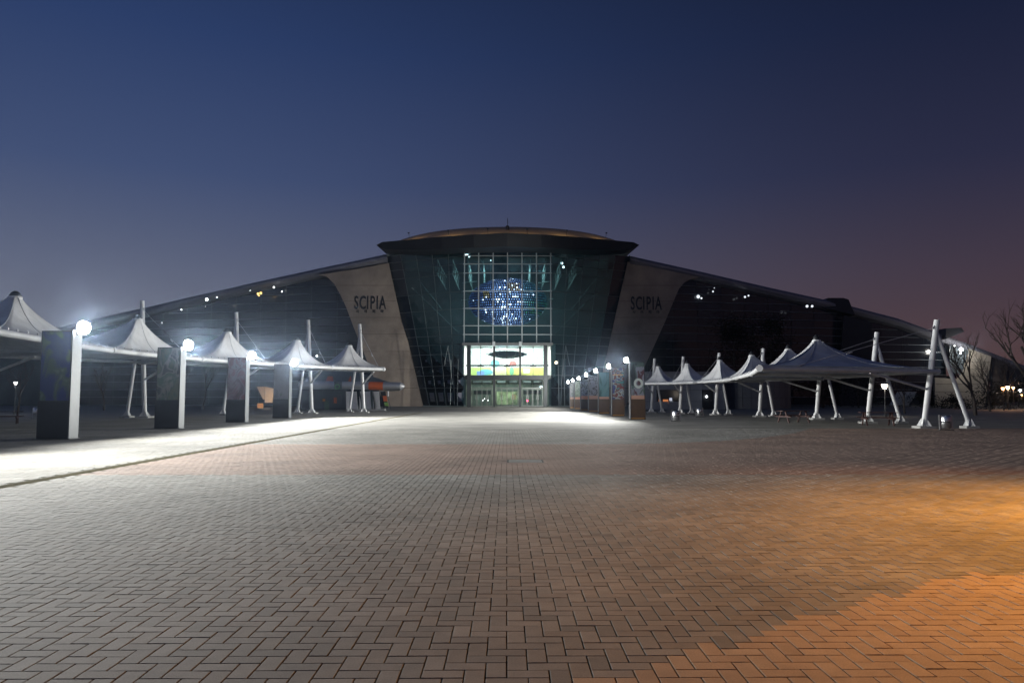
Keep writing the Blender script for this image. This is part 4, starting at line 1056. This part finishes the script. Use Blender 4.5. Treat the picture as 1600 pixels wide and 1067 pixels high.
def picnic(px, pyb, rz, label, w=1.9):
    p = onz(px, pyb); t = empty('picnic_table', p, rz); tag(t, label, 'picnic table', 'timber picnic tables under the canopies')
    for i in range(5): bevel(MB().box((-w/2, -.36+i*.148, .70), (w/2, -.36+i*.148+.135, .74)).build('plank', wood, t), .006)
    for sy in (-1, 1):
        for i in range(2): bevel(MB().box((-w/2, sy*.72-.14+i*.145, .42), (w/2, sy*.72-.14+i*.145+.13, .46)).build('plank', wood, t), .006)
    for sx in (-1, 1):
        x = sx*w*.36
        MB().box((x-.04, -.86, .34), (x+.04, .86, .415)).build('crossbar', wood, t)
        for sy in (-1, 1):
            MB().prism([(x-.035, sy*.62-.05, 0), (x-.035, sy*.62+.05, 0), (x-.035, sy*.22+.05, .695), (x-.035, sy*.22-.05, .695)], (.07, 0, 0)).build('leg', wood, t)
picnic(1240, 660, .2, 'red timber picnic table under the second tent of the right canopy')
picnic(1372, 664.5, -.25, 'red timber picnic table nearest the tall mast of the right canopy')
picnic(4, 662, .5, 'red timber picnic table cut by the left frame edge', 2.0)

# ------------------------------------------------------------------ trees
bark = mat('bark', (.055, .045, .04), .9, noise=.3, nscale=4)
leaf = mat('evergreen_leaf', (.010, .014, .010), 1.0, spec=.05)
def bare_tree(px, pyb, Y, H, label, seed, spread=.5, lean=0.0):
    rg = random.Random(seed); b = onz(px, pyb) if Y is None else Vector((at(px, 600, Y).x, Y, 0))
    t = empty('bare_tree', b); tag(t, label, 'tree', 'bare trees')
    crown = MB()
    def grow(p, d, ln, r, dep, mb):
        pts = [p]; q = p.copy(); dd = d.copy()
        for k in range(4):
            dd = (dd+Vector((rg.uniform(-1, 1), rg.uniform(-1, 1), rg.uniform(-.3, .8)))*.12).normalized(); q = q+dd*ln/4; pts.append(q.copy())
        mb.tube(pts, r, 5 if dep < 2 else (4 if dep < 4 else 3), caps=False, r2=r*.55)
        if dep >= 5: return
        for k in range(rg.choice((2, 3, 3)) if dep else 4):
            i = rg.choice((2, 3, 4, 4)); a = rg.uniform(0, 2*math.pi)
            nd = (dd+Vector((math.cos(a), math.sin(a), rg.uniform(.0, .5)))*spread*rg.uniform(.7, 1.4)).normalized()
            grow(pts[i], nd, ln*rg.uniform(.55, .8), r*.58, dep+1, crown)
    tr = MB(); grow(Vector((0, 0, 0)), Vector((lean, 0, 1)).normalized(), H*.36, H*.022, 0, tr)
    tr.build('trunk', bark, t); crown.build('crown', bark, t)
bare_tree(1522, 0, 66, 8.0, 'slender bare tree in front of the floodlit end wall', 3, .55)
bare_tree(1625, 0, 56, 12, 'large bare tree reaching in from the right frame edge', 5, .6, -.12)
bare_tree(1574, 0, 110, 9, 'thin bare tree behind the cluster of street lamps', 8, .5)
bare_tree(1545, 0, 84, 6.5, 'low bare tree right of the floodlit end wall', 11, .55)
bare_tree(1412, 0, 74, 4.5, 'low bare tree beside the small street lamp', 14, .6)
def leafy_tree(px, Y, H, W_, label, seed, n=2600, z0=.25, grp='dark evergreen trees', ls=.34):
    rg = random.Random(seed); t = empty('evergreen_tree', (at(px, 600, Y).x, Y, 0)); tag(t, label, 'tree', grp)
    MB().tube([(0, 0, 0), (.05, 0, H*.3), (0, .05, H*.75)], H*.022, 8, r2=H*.008).build('trunk', bark, t)
    cl_ = [(Vector((rg.gauss(0, .34)*W_, rg.gauss(0, .34)*W_, H*(z0+(1-z0)*rg.random()**.9))), rg.uniform(.45, 1.0)*W_*.32) for _ in range(34)]
    m = MB()
    for _ in range(n):
        c, r = rg.choice(cl_); f = 1-.75*max(0, (c.z/H-.45)/.55); c = Vector((c.x*f, c.y*f, c.z))
        v = Vector((rg.gauss(0, 1), rg.gauss(0, 1), rg.gauss(0, .8))).normalized()*r*rg.random()**.4; p = c+v
        a = Vector((rg.gauss(0, 1), rg.gauss(0, 1), rg.gauss(0, 1))).normalized(); b = a.orthogonal().normalized()
        s = ls*rg.uniform(.6, 1.3); m.add([p-a*s*.5, p+b*s*.22, p+a*s*.5, p-b*s*.22], [(0, 1, 2, 3)])
    m.build('crown', leaf, t)
leafy_tree(1148, 118, 13.2, 9, 'broad black evergreen tree in front of the right wing, left of the pair', 21, 5200, .2)
leafy_tree(1205, 116, 13.6, 8.5, 'broad black evergreen tree in front of the right wing, right of the pair', 22, 5200, .2)
leafy_tree(1285, 112, 8.5, 8, 'dark evergreen behind the big right tent', 23, 3200, .1)
leafy_tree(1340, 115, 6.5, 8, 'dark evergreen between the right canopy masts', 24, 2600, .1)
for i, (px, Y, H) in enumerate(((164, 92, 6.5), (276, 96, 7), (362, 94, 6.5), (318, 100, 7.5), (30, 84, 7))):
    bare_tree(px, 0, Y, H, ['bare tree behind the gap between the first totem and the white mast feet', 'bare tree behind the second totem', 'bare tree just left of the third totem', 'bare tree between the second and third totems', 'bare tree beside the small white street lamp on the left'][i], 50+i, .55)
for i, (px, Y, H, w) in enumerate(((1440, 118, 2.2, 5), (1492, 104, 1.5, 4), (1552, 100, 3.0, 6), (1590, 124, 4.5, 8), (1630, 120, 5, 8))):
    leafy_tree(px, Y, H, w, ['low dark shrub under the falling roof edge, left of the slender bare tree', 'low dark shrub before the floodlit wall', 'low dark shrub left of the street lamps', 'dark tree below the street lamps', 'dark tree beyond the right frame edge'][i], 70+i, 1800, .02, 'dark shrubs on the far right', .30)
# far wood that closes the horizon on both sides
tl = MB()
rg = random.Random(99)
for sgn, xa, xb in ((-1, -420, -95), (1, 118, 420)):
    for _ in range(5200):
        x = rg.uniform(xa, xb); y = 250+rg.uniform(0, 30); h = 7+3*math.sin(x*.09)+2*math.sin(x*.31)
        p = Vector((x, y, rg.random()*h)); a = Vector((rg.gauss(0, 1), rg.gauss(0, .5), rg.gauss(0, 1))).normalized(); b = a.orthogonal().normalized(); s = rg.uniform(1, 2.4)
        tl.add([p-a*s, p+b*s*.5, p+a*s, p-b*s*.5], [(0, 1, 2, 3)])
tag(tl.build('treeline', leaf), 'dark far wood closing the horizon beside the hall', 'wood', kind='stuff')

# ------------------------------------------------------------------ the hazy night air
hz = MB().box((-480, -40, -1.2), (480, 320, 45)).build('haze', None)
hz.data.materials.clear()
hm = bpy.data.materials.new('haze'); hm.use_nodes = True; t = hm.node_tree
for n_ in list(t.nodes): t.nodes.remove(n_)
oo = t.nodes.new('ShaderNodeOutputMaterial'); vv = t.nodes.new('ShaderNodeVolumePrincipled')
vv.inputs['Color'].default_value = (.55, .72, 1, 1); vv.inputs['Density'].default_value = .00028; vv.inputs['Anisotropy'].default_value = .95
t.links.new(vv.outputs[0], oo.inputs['Volume']); hz.data.materials.append(hm); tag(hz, kind='stuff')
